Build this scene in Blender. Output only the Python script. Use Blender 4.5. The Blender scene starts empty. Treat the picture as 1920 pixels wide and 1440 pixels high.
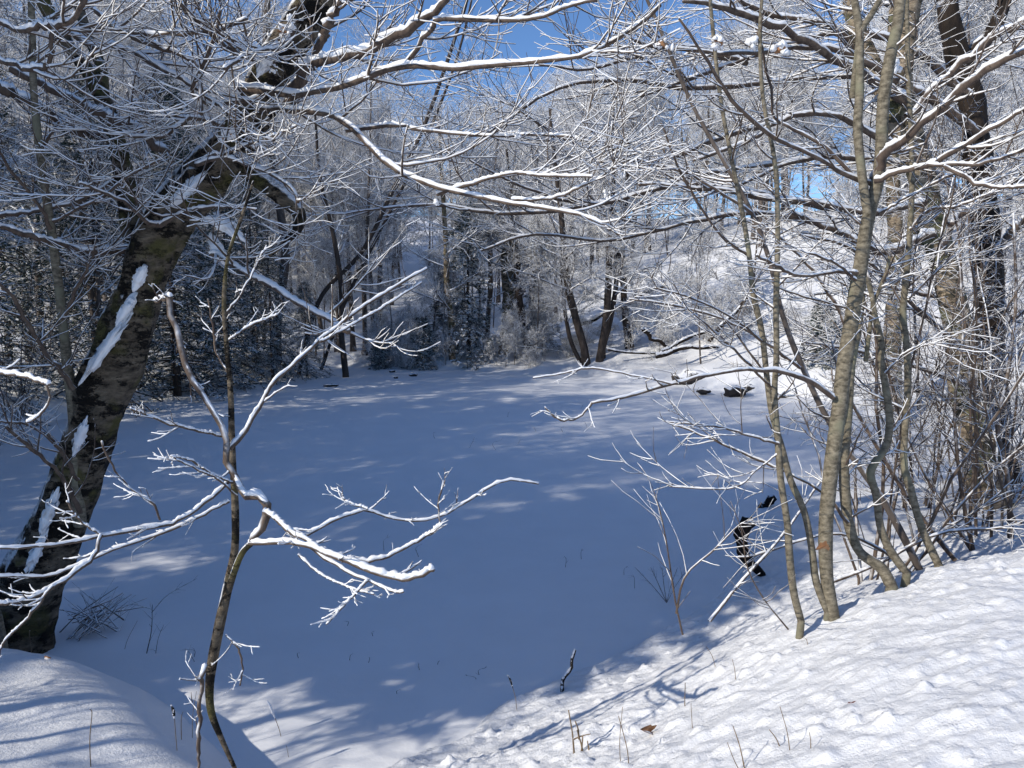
import bpy, math, random
import numpy as np
from mathutils import Vector
SEED = 7
rng = np.random.default_rng(SEED)
random.seed(SEED)
C = bpy.context.scene.collection
R_ = math.radians

# ------------------------------------------------------------------ camera
F_PX, PITCH, CAM = 1400.0, R_(6.5), np.array([0.0, 0.0, 3.0])
cam_d = bpy.data.cameras.new('camera'); cam = bpy.data.objects.new('camera', cam_d); C.objects.link(cam)
cam.location = CAM; cam.rotation_euler = (R_(90) - PITCH, 0, 0)
cam_d.sensor_width = 36; cam_d.lens = F_PX / 1920 * 36; cam_d.clip_end = 2000; cam_d.clip_start = 0.05
bpy.context.scene.camera = cam
# ------------------------------------------------------------------ sky + sun
SUN_EL, SUN_AZ = 31.0, 237.0            # azimuth clockwise from +Y: behind the camera, to the left
w = bpy.data.worlds.new('World'); bpy.context.scene.world = w; w.use_nodes = True
nt = w.node_tree; bg = nt.nodes['Background']; sky = nt.nodes.new('ShaderNodeTexSky')
sky.sky_type = 'NISHITA'; sky.sun_disc = False; sky.sun_elevation = R_(SUN_EL); sky.sun_rotation = R_(SUN_AZ)
sky.air_density = 1.0; sky.dust_density = 0.2; sky.ozone_density = 7.0; sky.altitude = 1500
nt.links.new(sky.outputs[0], bg.inputs[0]); bg.inputs[1].default_value = 0.145
sd = bpy.data.lights.new('sun', 'SUN'); sd.energy = 3.9; sd.angle = R_(0.5); sd.color = (1.0, 0.93, 0.81)
sun = bpy.data.objects.new('sun', sd); C.objects.link(sun)
sdir = Vector((math.sin(R_(SUN_AZ)) * math.cos(R_(SUN_EL)), math.cos(R_(SUN_AZ)) * math.cos(R_(SUN_EL)), math.sin(R_(SUN_EL))))
sun.rotation_euler = sdir.to_track_quat('Z', 'Y').to_euler(); sun.location = (-10, -6, 12)
vs = bpy.context.scene.view_settings; vs.view_transform = 'Standard'; vs.look = 'None'; vs.gamma = 1; vs.exposure = 0.18
bpy.context.scene.cycles.max_bounces = 5
bpy.context.scene.cycles.diffuse_bounces = 3

# ------------------------------------------------------------------ maths helpers
def ray(x, y):
    cx, cy = (x - 960) / F_PX, (720 - y) / F_PX
    return np.array([cx, math.cos(PITCH) + cy * math.sin(PITCH), -math.sin(PITCH) + cy * math.cos(PITCH)])
def at(x, y, d):                       # the point seen at a pixel, d metres ahead
    r = ray(x, y); return CAM + r * (d / r[1])
def onz(x, y, z):                      # the point seen at a pixel, at height z
    r = ray(x, y); return CAM + r * ((z - CAM[2]) / r[2])
def nrm(v): return v / np.maximum(np.linalg.norm(v, axis=-1, keepdims=True), 1e-9)
def spline(p, n):                      # Catmull-Rom through rows of p
    p = np.asarray(p, float)
    if len(p) < 3:
        t = np.linspace(0, 1, n)[:, None]; return p[0] * (1 - t) + p[-1] * t
    q = np.vstack([2 * p[0] - p[1], p, 2 * p[-1] - p[-2]])
    u = np.linspace(0, len(p) - 1 - 1e-9, n); i = u.astype(int); t = (u - i)[:, None]
    a, b, c, d = q[i], q[i + 1], q[i + 2], q[i + 3]
    return 0.5 * (2 * b + (c - a) * t + (2 * a - 5 * b + 4 * c - d) * t ** 2 + (3 * b - a - 3 * c + d) * t ** 3)
_h = np.random.default_rng(3).random((256, 256))
def vnoise(x, y):
    xi = np.floor(x).astype(int); yi = np.floor(y).astype(int); fx = x - xi; fy = y - yi
    fx = fx * fx * (3 - 2 * fx); fy = fy * fy * (3 - 2 * fy)
    a = _h[xi % 256, yi % 256]; b = _h[(xi + 1) % 256, yi % 256]; c = _h[xi % 256, (yi + 1) % 256]; d = _h[(xi + 1) % 256, (yi + 1) % 256]
    return (a * (1 - fx) + b * fx) * (1 - fy) + (c * (1 - fx) + d * fx) * fy - 0.5
def fbm(x, y, s, o=3):
    v = 0; a = 1
    for k in range(o): v = v + a * vnoise(x / s + 17.3 * k, y / s + 5.1 * k); s = s / 2.1; a = a * 0.5
    return v
def sstep(a, b, x):
    t = np.clip((x - a) / (b - a), 0, 1); return t * t * (3 - 2 * t)

# ------------------------------------------------------------------ objects
def mesh_obj(name, V, Fs, mat, parent=None, smooth=True):
    me = bpy.data.meshes.new(name); V = np.asarray(V, np.float32)
    quads = Fs if isinstance(Fs, list) else [Fs]
    quads = [np.asarray(f, np.int32) for f in quads if len(f)]
    nl = sum(f.size for f in quads); npoly = sum(len(f) for f in quads)
    me.vertices.add(len(V)); me.vertices.foreach_set('co', V.ravel())
    me.loops.add(nl); me.loops.foreach_set('vertex_index', np.concatenate([f.ravel() for f in quads]))
    me.polygons.add(npoly)
    tot = np.concatenate([np.full(len(f), f.shape[1], np.int32) for f in quads])
    st = np.concatenate([[0], np.cumsum(tot)[:-1]]).astype(np.int32)
    me.polygons.foreach_set('loop_start', st); me.polygons.foreach_set('loop_total', tot)
    if smooth: me.polygons.foreach_set('use_smooth', np.ones(npoly, bool))
    me.materials.append(mat); me.update(); me.validate()
    o = bpy.data.objects.new(name, me); C.objects.link(o)
    if parent is not None: o.parent = parent
    return o
def tag(o, label, cat, group=None, kind=None):
    o['label'] = label; o['category'] = cat
    if group: o['group'] = group
    if kind: o['kind'] = kind
    return o
def empty(name, loc, label, cat, group=None):
    o = bpy.data.objects.new(name, None); C.objects.link(o); o.location = [float(v) for v in loc]; o.empty_display_size = 0.1
    return tag(o, label, cat, group)
def structure(o): o['kind'] = 'structure'; return o

class Geo:                              # gathers tubes and blobs, in coordinates local to org
    def __init__(s, org=(0, 0, 0)): s.V = []; s.Q = []; s.T = []; s.n = 0; s.org = np.asarray(org, float)
    def add(s, V, Q=None, T=None):
        s.V.append(V - s.org)
        if Q is not None and len(Q): s.Q.append(Q + s.n)
        if T is not None and len(T): s.T.append(T + s.n)
        s.n += len(V)
    def tubes(s, P, R, sides=3, rough=0.0, cap=True):   # P (N,K,3), R (N,K)
        if len(P) == 0: return
        N, K, _ = P.shape
        T = np.empty_like(P); T[:, 1:-1] = P[:, 2:] - P[:, :-2]; T[:, 0] = P[:, 1] - P[:, 0]; T[:, -1] = P[:, -1] - P[:, -2]; T = nrm(T)
        m = nrm(P[:, -1] - P[:, 0])
        ref = np.where(np.abs(m[:, 2:3]) > 0.8, np.array([[0.9, 0.3, 0.1]]), np.array([[0.05, 0.05, 1.0]]))[:, None, :]
        u = nrm(np.cross(T, np.broadcast_to(ref, T.shape))); v = np.cross(u, T)
        a = np.arange(sides) * 2 * math.pi / sides
        rr = np.broadcast_to(R[:, :, None], (N, K, sides))
        if rough: rr = rr * (1 + rough * (rng.random((N, K, sides)) - 0.5))
        V = P[:, :, None, :] + rr[..., None] * (np.cos(a)[None, None, :, None] * u[:, :, None, :] + np.sin(a)[None, None, :, None] * v[:, :, None, :])
        base = (np.arange(N) * K * sides)[:, None, None]; k = (np.arange(K - 1) * sides)[None, :, None]; j = np.arange(sides)[None, None, :]; j2 = (j + 1) % sides
        q = np.stack([base + k + j, base + k + j2, base + k + sides + j2, base + k + sides + j], -1).reshape(-1, 4)
        Vf = V.reshape(-1, 3); tris = None
        if cap:                         # rounded tip: one extra vertex
            tip = P[:, -1] + T[:, -1] * R[:, -1:] * 0.7; off = N * K * sides
            Vf = np.vstack([Vf, tip]); last = (np.arange(N) * K * sides + (K - 1) * sides)[:, None]
            jj = np.arange(sides)[None, :]
            tris = np.stack([last + jj, last + (jj + 1) % sides, np.broadcast_to((off + np.arange(N))[:, None], (N, sides))], -1).reshape(-1, 3)
        s.add(Vf, q, tris)
    def blob(s, c, r, squash=(1, 1, 1), n=10, rough=0.25, base=None):
        th = np.linspace(0, math.pi, n // 2 + 2); ph = np.arange(n) * 2 * math.pi / n
        d = np.stack([np.outer(np.sin(th), np.cos(ph)), np.outer(np.sin(th), np.sin(ph)), np.outer(np.cos(th), np.ones(n))], -1)
        k = rng.random(3) * 6
        m = 1 + rough * (np.sin(d[..., 0] * 3.1 + k[0]) * np.cos(d[..., 1] * 2.7 + k[1]) + 0.4 * np.sin(d[..., 2] * 5.3 + k[2] + d[..., 0] * 4))
        m[0] = m[0].mean(); m[-1] = m[-1].mean()
        V = (np.asarray(c) + d * m[..., None] * r * np.asarray(squash)).reshape(-1, 3)
        K = len(th); q = []
        i = np.arange(K - 1)[:, None] * n; j = np.arange(n)[None, :]; j2 = (j + 1) % n
        q = np.stack(np.broadcast_arrays(i + j2, i + j, i + n + j, i + n + j2), -1).reshape(-1, 4)
        s.add(V, q)
    def build(s, name, mat, parent=None, smooth=True):
        if not s.V: return None
        fs = []
        if s.Q: fs.append(np.vstack(s.Q))
        if s.T: fs.append(np.vstack(s.T))
        return mesh_obj(name, np.vstack(s.V), fs, mat, parent, smooth)

def grow(P, R, n, L, ang=(35, 70), K=5, wig=0.18, up=0.05, t=(0.15, 1.0), rr=(0.45, 0.004), flat=1.0, tip=0.35, shorten=0.5, bias=None):
    """children of the polylines P: n per parent, length L (range, metres); returns P2, R2"""
    N, KK, _ = P.shape
    idx = np.repeat(np.arange(N), n); M = len(idx)
    tt = t[0] + (t[1] - t[0]) * rng.random(M) ** 0.8
    f = tt * (KK - 1) * 0.9999; i = f.astype(int); fr = (f - i)[:, None]
    p0 = P[idx, i] * (1 - fr) + P[idx, i + 1] * fr; tan = nrm(P[idx, i + 1] - P[idx, i]); r0 = R[idx, i]
    rnd = rng.normal(size=(M, 3)); rnd[:, 2] *= flat
    if bias is not None: rnd += np.asarray(bias)
    perp = nrm(rnd - (rnd * tan).sum(1, keepdims=True) * tan)
    a = np.radians(ang[0] + (ang[1] - ang[0]) * rng.random(M))[:, None]
    d = tan * np.cos(a) + perp * np.sin(a)
    if flat < 1: d[:, 2] *= (0.45 + 0.55 * flat); d = nrm(d)
    ln = (L[0] + (L[1] - L[0]) * rng.random(M)) * (1 - shorten * tt); st = (ln / (K - 1))[:, None]
    out = np.empty((M, K, 3)); out[:, 0] = p0
    for k in range(1, K):
        out[:, k] = out[:, k - 1] + d * st
        d = nrm(d + wig * rng.normal(size=(M, 3)) + np.array([0, 0, up]))
    rb = np.clip(r0 * rr[0], rr[1] * 0.5, rr[1] * 3) if len(rr) == 2 else np.clip(r0 * rr[0], rr[1], rr[2])
    Rr = rb[:, None] * np.linspace(1, tip, K)[None, :]
    return out, Rr
def snow_on(P, R, amt=1.0, minr=0.0, dens=2):
    """snow lying along the tops of branches: an uneven ridge offset upwards"""
    N, K, _ = P.shape; K2 = (K - 1) * dens + 1
    u = np.linspace(0, K - 1 - 1e-6, K2); i = u.astype(int); f = (u - i)[None, :, None]
    Q = P[:, i] * (1 - f) + P[:, i + 1] * f; r = R[:, i] * (1 - f[..., 0]) + R[:, i + 1] * f[..., 0]
    T = np.empty_like(Q); T[:, 1:-1] = Q[:, 2:] - Q[:, :-2]; T[:, 0] = T[:, 1]; T[:, -1] = T[:, -2]; T = nrm(T)
    hz = np.sqrt(np.clip(1 - T[..., 2] ** 2, 0, 1))
    nz = 0.65 + 0.7 * rng.random((N, K2))
    rs = (r * 0.75 + minr) * amt * nz * np.clip(hz * 1.25 - 0.2, 0.02, 1)
    Q = Q.copy(); Q[..., 2] += r * 0.55 + rs * 0.45
    side = np.array([math.sin(R_(SUN_AZ)), math.cos(R_(SUN_AZ)), 0]); Q += side * (rs * 0.25)[..., None]
    return Q, rs

# ------------------------------------------------------------------ materials
def new_mat(name):
    m = bpy.data.materials.new(name); m.use_nodes = True; t = m.node_tree; b = t.nodes['Principled BSDF']; return m, t, b
def N_(t, kind, **kw):
    n = t.nodes.new(kind)
    for k, v in kw.items():
        if k in n.inputs: n.inputs[k].default_value = v
        else: setattr(n, k, v)
    return n
def coords(t): return N_(t, 'ShaderNodeTexCoord').outputs['Object']
def noise(t, co, scale, detail=4, rough=0.6, stretch=None):
    if stretch:
        mp = N_(t, 'ShaderNodeMapping'); mp.inputs['Scale'].default_value = stretch; t.links.new(co, mp.inputs[0]); co = mp.outputs[0]
    n = N_(t, 'ShaderNodeTexNoise', Scale=scale, Detail=detail, Roughness=rough); t.links.new(co, n.inputs['Vector']); return n.outputs['Fac']
def ramp(t, fac, stops):
    r = N_(t, 'ShaderNodeValToRGB'); e = r.color_ramp.elements
    while len(e) < len(stops): e.new(0.5)
    for k, (p, c) in enumerate(stops): e[k].position = p; e[k].color = (*c, 1) if len(c) == 3 else c
    t.links.new(fac, r.inputs[0]); return r.outputs[0]
def mixc(t, fac, a, b):
    m = N_(t, 'ShaderNodeMix'); m.data_type = 'RGBA'
    for sock, v in ((0, fac), (6, a), (7, b)):
        if isinstance(v, (int, float)): m.inputs[sock].default_value = v
        elif isinstance(v, tuple): m.inputs[sock].default_value = (*v, 1)
        else: t.links.new(v, m.inputs[sock])
    return m.outputs[2]
def math_(t, op, a, b=0.0, c=0.0):
    m = N_(t, 'ShaderNodeMath'); m.operation = op
    for k, v in enumerate((a, b, c)):
        if isinstance(v, (int, float)): m.inputs[k].default_value = v
        else: t.links.new(v, m.inputs[k])
    return m.outputs[0]
def maprange(t, v, a, b):
    m = N_(t, 'ShaderNodeMapRange'); m.interpolation_type = 'SMOOTHSTEP'; t.links.new(v, m.inputs[0]); m.inputs[1].default_value = a; m.inputs[2].default_value = b; return m.outputs[0]
def bump(t, b, h, strength, dist):
    n = N_(t, 'ShaderNodeBump'); n.inputs['Strength'].default_value = strength; n.inputs['Distance'].default_value = dist
    t.links.new(h, n.inputs['Height']); t.links.new(n.outputs[0], b.inputs['Normal'])
SNOW = (0.85, 0.86, 0.88)
def snow_mat(name, grain=1.0, col=SNOW):
    m, t, b = new_mat(name); co = coords(t)
    c = ramp(t, noise(t, co, 1.3, 3), [(0.3, tuple(v * 0.95 for v in col)), (0.7, col)])
    t.links.new(c, b.inputs['Base Color']); b.inputs['Roughness'].default_value = 0.62
    b.inputs['Specular IOR Level'].default_value = 0.35
    h = math_(t, 'ADD', noise(t, co, 60, 5, 0.7), math_(t, 'MULTIPLY', noise(t, co, 14, 4, 0.6), 1.6))
    bump(t, b, h, 0.3 * grain, 0.012)
    return m
def bark_mat(name, dark, light, lo, hi, scale=8, stretch=(1, 1, 0.35), nz=0.7, moss=None, bmp=0.5, bdist=0.02, snow_noise=9, patch=None):
    """bark whose up-facing side carries snow; lo/hi = where the snow begins on the slope of the surface"""
    m, t, b = new_mat(name); co = coords(t)
    f = noise(t, co, scale, 6, 0.65, stretch)
    c = ramp(t, f, [(0.30, dark), (0.52, tuple((a + q) / 2 for a, q in zip(dark, light))), (0.72, light)])
    if patch:
        pk = maprange(t, noise(t, co, scale * 0.55, 5, 0.75, (1, 1, 1.7)), 0.49, 0.56); c = mixc(t, pk, c, patch)
        f = math_(t, 'ADD', f, math_(t, 'MULTIPLY', pk, 0.5))
    if moss: c = mixc(t, maprange(t, noise(t, co, 3.1, 3), 0.52, 0.66), c, moss)
    g = N_(t, 'ShaderNodeNewGeometry'); sx = N_(t, 'ShaderNodeSeparateXYZ'); t.links.new(g.outputs['Normal'], sx.inputs[0])
    s = math_(t, 'ADD', sx.outputs[2], math_(t, 'MULTIPLY', math_(t, 'SUBTRACT', noise(t, co, snow_noise, 3), 0.5), nz * 2))
    # a little more snow stuck on the windward side
    s = math_(t, 'ADD', s, math_(t, 'MULTIPLY', sx.outputs[0], -0.12))
    k = maprange(t, s, lo, hi)
    t.links.new(mixc(t, k, c, SNOW), b.inputs['Base Color']); b.inputs['Roughness'].default_value = 0.85; b.inputs['Specular IOR Level'].default_value = 0.2
    bump(t, b, math_(t, 'ADD', f, math_(t, 'MULTIPLY', k, 0.5)), bmp, bdist)
    return m
M_SNOW = snow_mat('snow'); M_BANK = snow_mat('bank_snow', 2.2); M_POND = snow_mat('pond_snow', 0.6); M_SNOWB = snow_mat('branch_snow', 0.3, (0.88, 0.885, 0.895))
M_FAR = bark_mat('frosted_bark', (0.05, 0.04, 0.035), (0.17, 0.14, 0.12), 0.15, 0.8)
M_FARTWIG = bark_mat('frosted_twig', (0.06, 0.048, 0.042), (0.18, 0.15, 0.135), -0.6, 0.15, scale=20, bmp=0.1)
M_FARD = bark_mat('dark_frosted_bark', (0.022, 0.017, 0.015), (0.085, 0.068, 0.058), 0.6, 0.95)
M_TWIG = bark_mat('bare_twig', (0.05, 0.035, 0.03), (0.16, 0.12, 0.09), 0.15, 0.75, scale=25, bmp=0.2, bdist=0.004)
M_OLD = bark_mat('old_bark', (0.018, 0.014, 0.011), (0.26, 0.21, 0.15), 0.36, 0.5, scale=9, stretch=(1, 1, 2.2), nz=0.6, moss=(0.10, 0.09, 0.035), bmp=1.0, bdist=0.06, patch=(0.012, 0.010, 0.008), snow_noise=5)
M_BIRCH = bark_mat('tan_bark', (0.08, 0.06, 0.045), (0.45, 0.36, 0.25), 0.75, 0.95, scale=9, stretch=(1, 1, 2.4), nz=0.3, patch=(0.07, 0.06, 0.04), moss=(0.13, 0.13, 0.07), bmp=0.8, bdist=0.03)
M_SAP = bark_mat('smooth_olive_bark', (0.04, 0.034, 0.024), (0.30, 0.26, 0.19), 0.7, 0.95, scale=26, stretch=(1, 1, 1.8), nz=0.3, moss=(0.20, 0.19, 0.13), bmp=0.5, bdist=0.01)
M_DARK = bark_mat('dark_wood', (0.006, 0.005, 0.004), (0.05, 0.035, 0.025), 0.72, 0.9, scale=6, nz=0.25, bmp=0.8, bdist=0.03)
M_BLACK = bark_mat('black_wood', (0.003, 0.003, 0.003), (0.02, 0.016, 0.013), 0.8, 0.95, scale=9, nz=0.2, bmp=0.8, bdist=0.03)  # plain near-black wood tone for the stump and log end
M_STONE = bark_mat('snowy_stone', (0.01, 0.01, 0.012), (0.07, 0.06, 0.055), 0.62, 0.8, scale=5, stretch=(1, 1, 1), nz=0.2)
M_STALK = bark_mat('dry_stalk', (0.10, 0.07, 0.045), (0.30, 0.22, 0.14), 0.8, 1.0, scale=30, nz=0.3, bmp=0.1)
M_SEED = bark_mat('dark_seed_head', (0.01, 0.008, 0.006), (0.04, 0.03, 0.02), 0.3, 0.7, scale=40, snow_noise=60)
M_LEAF = bark_mat('dead_leaf', (0.22, 0.10, 0.045), (0.42, 0.24, 0.13), 0.75, 1.0, scale=20, bmp=0.3)
M_RED = bark_mat('red_leaf', (0.06, 0.012, 0.01), (0.14, 0.03, 0.02), 1.4, 1.6, scale=20)
M_NEEDLE = bark_mat('frosted_needles', (0.016, 0.03, 0.022), (0.04, 0.065, 0.045), 0.55, 1.35, scale=3, stretch=(1, 1, 1), nz=0.55, bmp=0.05, snow_noise=4)
M_NEEDLEF = bark_mat('blue_green_needles', (0.02, 0.04, 0.034), (0.05, 0.08, 0.065), 0.25, 1.0, scale=3, stretch=(1, 1, 1), nz=0.6, bmp=0.05, snow_noise=3)
M_NEEDLEW = bark_mat('snowy_needles', (0.02, 0.04, 0.03), (0.05, 0.08, 0.055), -0.8, 0.15, scale=3, stretch=(1, 1, 1), nz=0.6, bmp=0.05, snow_noise=3)
# ================================================================== TERRAIN
SHORE_PX = [(240, 772), (360, 742), (520, 715), (640, 694), (780, 698), (900, 706), (1100, 722), (1280, 735), (1480, 750), (1620, 795), (1800, 835), (1960, 880),
            (1960, 925), (1750, 950), (1500, 955), (1400, 1010), (1350, 1110), (1230, 1190), (1020, 1275), (890, 1335), (830, 1395), (700, 1425), (570, 1400),
            (470, 1330), (350, 1255), (200, 1222), (60, 1215), (-140, 1130), (-160, 940), (40, 830)]
shore = np.array([onz(x, y, 0)[:2] for x, y in SHORE_PX])
shore = spline(np.vstack([shore, shore[:1]]), 160)[:-1]
def sdf(x, y):                          # distance to the shore, negative on the pond
    sh = x.shape; x = x.ravel(); y = y.ravel(); d = np.full(x.shape, 1e9); ins = np.zeros(x.shape, bool)
    for k in range(len(shore)):
        a = shore[k]; b = shore[(k + 1) % len(shore)]; e = b - a; L2 = e @ e + 1e-12
        t = np.clip(((x - a[0]) * e[0] + (y - a[1]) * e[1]) / L2, 0, 1)
        d = np.minimum(d, (x - a[0] - t * e[0]) ** 2 + (y - a[1] - t * e[1]) ** 2)
        if a[1] != b[1]: ins ^= ((a[1] > y) != (b[1] > y)) & (x < e[0] * (y - a[1]) / (b[1] - a[1]) + a[0])
    d = np.sqrt(d); return np.where(ins, -d, d).reshape(sh)
CP = []
def cpx(x, y, z): p = onz(x, y, z); CP.append((p[0], p[1], z))
for x, y, z in [(1920, 1035, 1.42), (1740, 1085, 1.32), (1570, 1150, 1.2), (1400, 1225, 0.88), (1200, 1335, 0.72), (1060, 1400, 0.6), (820, 1440, 0.32), (1920, 1440, 1.5), (1500, 1440, 1.2), (1150, 1440, 0.75), (1700, 1250, 1.38), (1450, 1300, 1.1),
                (250, 1236, 0.5), (100, 1300, 0.62), (0, 1330, 0.6), (350, 1330, 0.50), (450, 1400, 0.42), (520, 1420, 0.3), (200, 1440, 0.62), (0, 1440, 0.66), (0, 1250, 0.5), (600, 1440, 0.25), (820, 1400, 0.13), (900, 1350, 0.13), (1000, 1305, 0.14), (1180, 1240, 0.16), (700, 1440, 0.15), (1000, 1370, 0.26), (1150, 1300, 0.36),
                (1450, 1130, 0.35), (1350, 1190, 0.32), (1560, 1050, 0.5), (1700, 1010, 0.75), (1850, 990, 1.0), (1900, 930, 0.7), (1250, 1255, 0.3), (1100, 1300, 0.25)]: cpx(x, y, z)
CP += [(0, -1, 1.35), (4, -1, 1.6), (-4, -1, 1.4), (0, 1, 1.3), (2, 1.5, 1.45), (4, 2, 1.6), (-2, 1, 1.0), (-4, 2, 0.9), (-6, 3, 1.2), (-9, 3, 1.3), (8, 3, 1.6), (14, 3, 1.6), (0, -15, 1.5), (20, -10, 1.6), (-20, -10, 1.6), (-15, 8, 1.0), (-14, 18, 0.8), (-22, 14, 1.6), (-20, 30, 1.2),
       (-12, 27, 0.6), (-6, 33, 0.5), (0, 32, 0.4), (4, 30, 0.45), (8, 27, 0.8), (11, 22, 0.9), (14, 16, 1.2), (11, 11.5, 0.8), (9, 10, 0.8), (18, 10, 1.6), (-30, 0, 1.8), (30, 0, 2.0),
       (-30, 50, 2.5), (-10, 50, 2.4), (0, 45, 1.7), (4, 38, 1.5), (8, 36, 2.6), (12, 34, 3.4), (18, 34, 4.8), (24, 30, 5.2), (26, 20, 3.8), (8, 48, 5.0), (2, 55, 4.0), (16, 46, 7.0), (26, 45, 8.2),
       (20, 62, 9.6), (34, 58, 10.5), (5, 70, 6.5), (45, 35, 9.0), (50, 80, 11), (0, 95, 14), (-40, 90, 13), (-15, 70, 6), (-60, 40, 5), (60, 0, 5), (-60, -20, 4), (0, -60, 3), (150, 150, 14), (-150, 150, 10), (150, -100, 8), (-150, -100, 8), (0, 250, 12), (120, 60, 13)]
CP = np.array(CP)
_D = np.linalg.norm(CP[:, None, :2] - CP[None, :, :2], axis=2)
_A = np.block([[_D + 0.0 * np.eye(len(CP)) + np.eye(len(CP)) * -0.25, np.ones((len(CP), 1)), CP[:, :2]], [np.ones((1, len(CP))), np.zeros((1, 3))], [CP[:, :2].T, np.zeros((2, 3))]])
_W = np.linalg.solve(_A, np.concatenate([CP[:, 2], np.zeros(3)]))
def outer(x, y):
    v = _W[-3] + _W[-2] * x + _W[-1] * y
    for k in range(len(CP)): v = v + _W[k] * np.sqrt((x - CP[k, 0]) ** 2 + (y - CP[k, 1]) ** 2 + 0.01)
    return v
def base_h(x, y):
    x = np.asarray(x, float); y = np.asarray(y, float); shp = x.shape; x = np.atleast_1d(x); y = np.atleast_1d(y)
    d = sdf(x, y); o = np.maximum(outer(x, y), 0.12)
    far = sstep(8, 20, y)
    nr = sstep(-1.3, -0.5, x) * sstep(12, 9, y); ml = sstep(12, 8, y) * (1 - nr); wgt = sstep(-0.15, 0.9 + 0.9 * far - 0.62 * nr + 0.22 * ml, d)
    z = -0.22 + (o + 0.22) * wgt
    z = z + far * sstep(0.3, 3, d) * fbm(x, y, 6.0, 3) * 0.55 + far * sstep(0.15, 0.8, d) * sstep(7, 2, d) * fbm(x * .8, y * 1.2, 1.3, 3) * 0.4 + sstep(0.1, 1.5, d) * fbm(x + 40, y, 1.6, 3) * (0.10 + 0.14 * far)
    dd, side = step_side(x, y)          # a slumped step along the edge of the ploughed bank
    z = z + 0.10 * (sstep(-0.05, 0.05, side) - 0.5) * sstep(0.55, 0.1, dd) * sstep(0.0, 0.4, d)
    return z.reshape(shp)
_stp = np.array([onz(x, y, z)[:2] for x, y, z in [(880, 1440, .33), (1080, 1392, .42), (1180, 1335, .5), (1260, 1293, .58), (1380, 1243, .75), (1460, 1205, .9), (1560, 1165, 1.05)]])
def step_side(x, y):
    dd = np.full(x.shape, 1e9); sd_ = np.zeros(x.shape)
    for a, e in zip(_stp[:-1], _stp[1:]):
        v = e - a; L = np.hypot(*v); t = np.clip(((x - a[0]) * v[0] + (y - a[1]) * v[1]) / L ** 2, 0, 1)
        q = np.hypot(x - a[0] - t * v[0], y - a[1] - t * v[1]); s_ = ((x - a[0]) * v[1] - (y - a[1]) * v[0]) / L
        m = q < dd; dd = np.where(m, q, dd); sd_ = np.where(m, s_, sd_)
    return dd, sd_
def ground_z(x, y): return float(base_h(np.array([x]), np.array([y]))[0])
def gp(px, py, zmax=3.0):              # the ground point seen at a pixel
    r = ray(px, py); ts = np.linspace(2.0, 90, 1500) if r[2] < 0 else np.linspace(20, 120, 1500)
    P = CAM + ts[:, None] * r; hz = np.maximum(base_h(P[:, 0], P[:, 1]), 0.0); hit = np.nonzero(P[:, 2] < hz)[0]
    return P[hit[0]] if len(hit) else P[-1]
def axis(a, b, fine, lo, hi, g):
    mid = np.arange(a, b, fine); out = [mid]; s = fine; v = b; up = []
    while v < hi: up.append(v); s *= g; v += s
    s = fine; v = a - fine; dn = []
    while v > lo: dn.append(v); s *= g; v -= s
    return np.concatenate([dn[::-1], mid, up])
gx = axis(-3.4, 4.6, 0.016, -160, 160, 1.055); gy = axis(2.2, 6.6, 0.016, -60, 260, 1.05)
GX, GY = np.meshgrid(gx, gy); GZ = base_h(GX, GY); D_ = sdf(GX, GY)
# lumps of thrown snow on the near bank (height added to the one ground sheet)
near = (GY < 9) & (GX > -4) & (GX < 7)
rough_zone = sstep(0.0, 0.35, D_) * sstep(-1.5, -0.5, GX + 0.15 * (GY - 4)) * sstep(9.5, 7, GY)
GZ += rough_zone * (fbm(GX * 0.7 + GY * .3, GY * 1.5 - GX * .4, 0.24, 3) * 0.022 + np.abs(fbm(GX * .7 + GY * .25 + 9, GY * 1.5 - GX * .4, 0.10, 4)) * 0.034)
lump = np.zeros_like(GZ)
def _pm(x, y): return float(fbm(np.array([x * .8 + y * .3]), np.array([y * 1.4 - x * .4]), 0.7, 3)[0]) + 0.22 * (1.6 - x) * 0.4
lumpn = 0.75 + 1.1 * fbm(GX, GY, 0.035, 2)
for k in range(24000):
    x = rng.uniform(-1.4, 4.8); y = rng.uniform(2.0, 7.0); r = 0.010 + 0.04 * rng.random() ** 10
    if _pm(x, y) < rng.uniform(-0.3, 0.3): continue
    a0, a1 = np.searchsorted(gx, [x - r, x + r]); b0, b1 = np.searchsorted(gy, [y - r, y + r])
    if a1 <= a0 or b1 <= b0: continue
    q = 1 - ((GX[b0:b1, a0:a1] - x) ** 2 + (GY[b0:b1, a0:a1] - y) ** 2) / r ** 2
    lump[b0:b1, a0:a1] = np.maximum(lump[b0:b1, a0:a1], (0.5 * np.sqrt(np.clip(q, 0, 1)) + 0.5 * np.clip(q, 0, 1)) * r * rng.uniform(0.3, 0.85))
GZ += lump * np.clip(lumpn, 0.3, 1.5) * rough_zone
GZ += (1 - rough_zone) * sstep(0.1, 0.6, D_) * (GY < 9) * fbm(GX, GY, 0.6, 3) * 0.03
ny, nx = GZ.shape
I = (np.arange(ny - 1)[:, None] * nx + np.arange(nx - 1)[None, :]).ravel()
quads = np.stack([I, I + 1, I + nx + 1, I + nx], 1)
structure(mesh_obj('snowy_ground', np.stack([GX.ravel(), GY.ravel(), GZ.ravel()], 1), quads, M_BANK))
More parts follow.
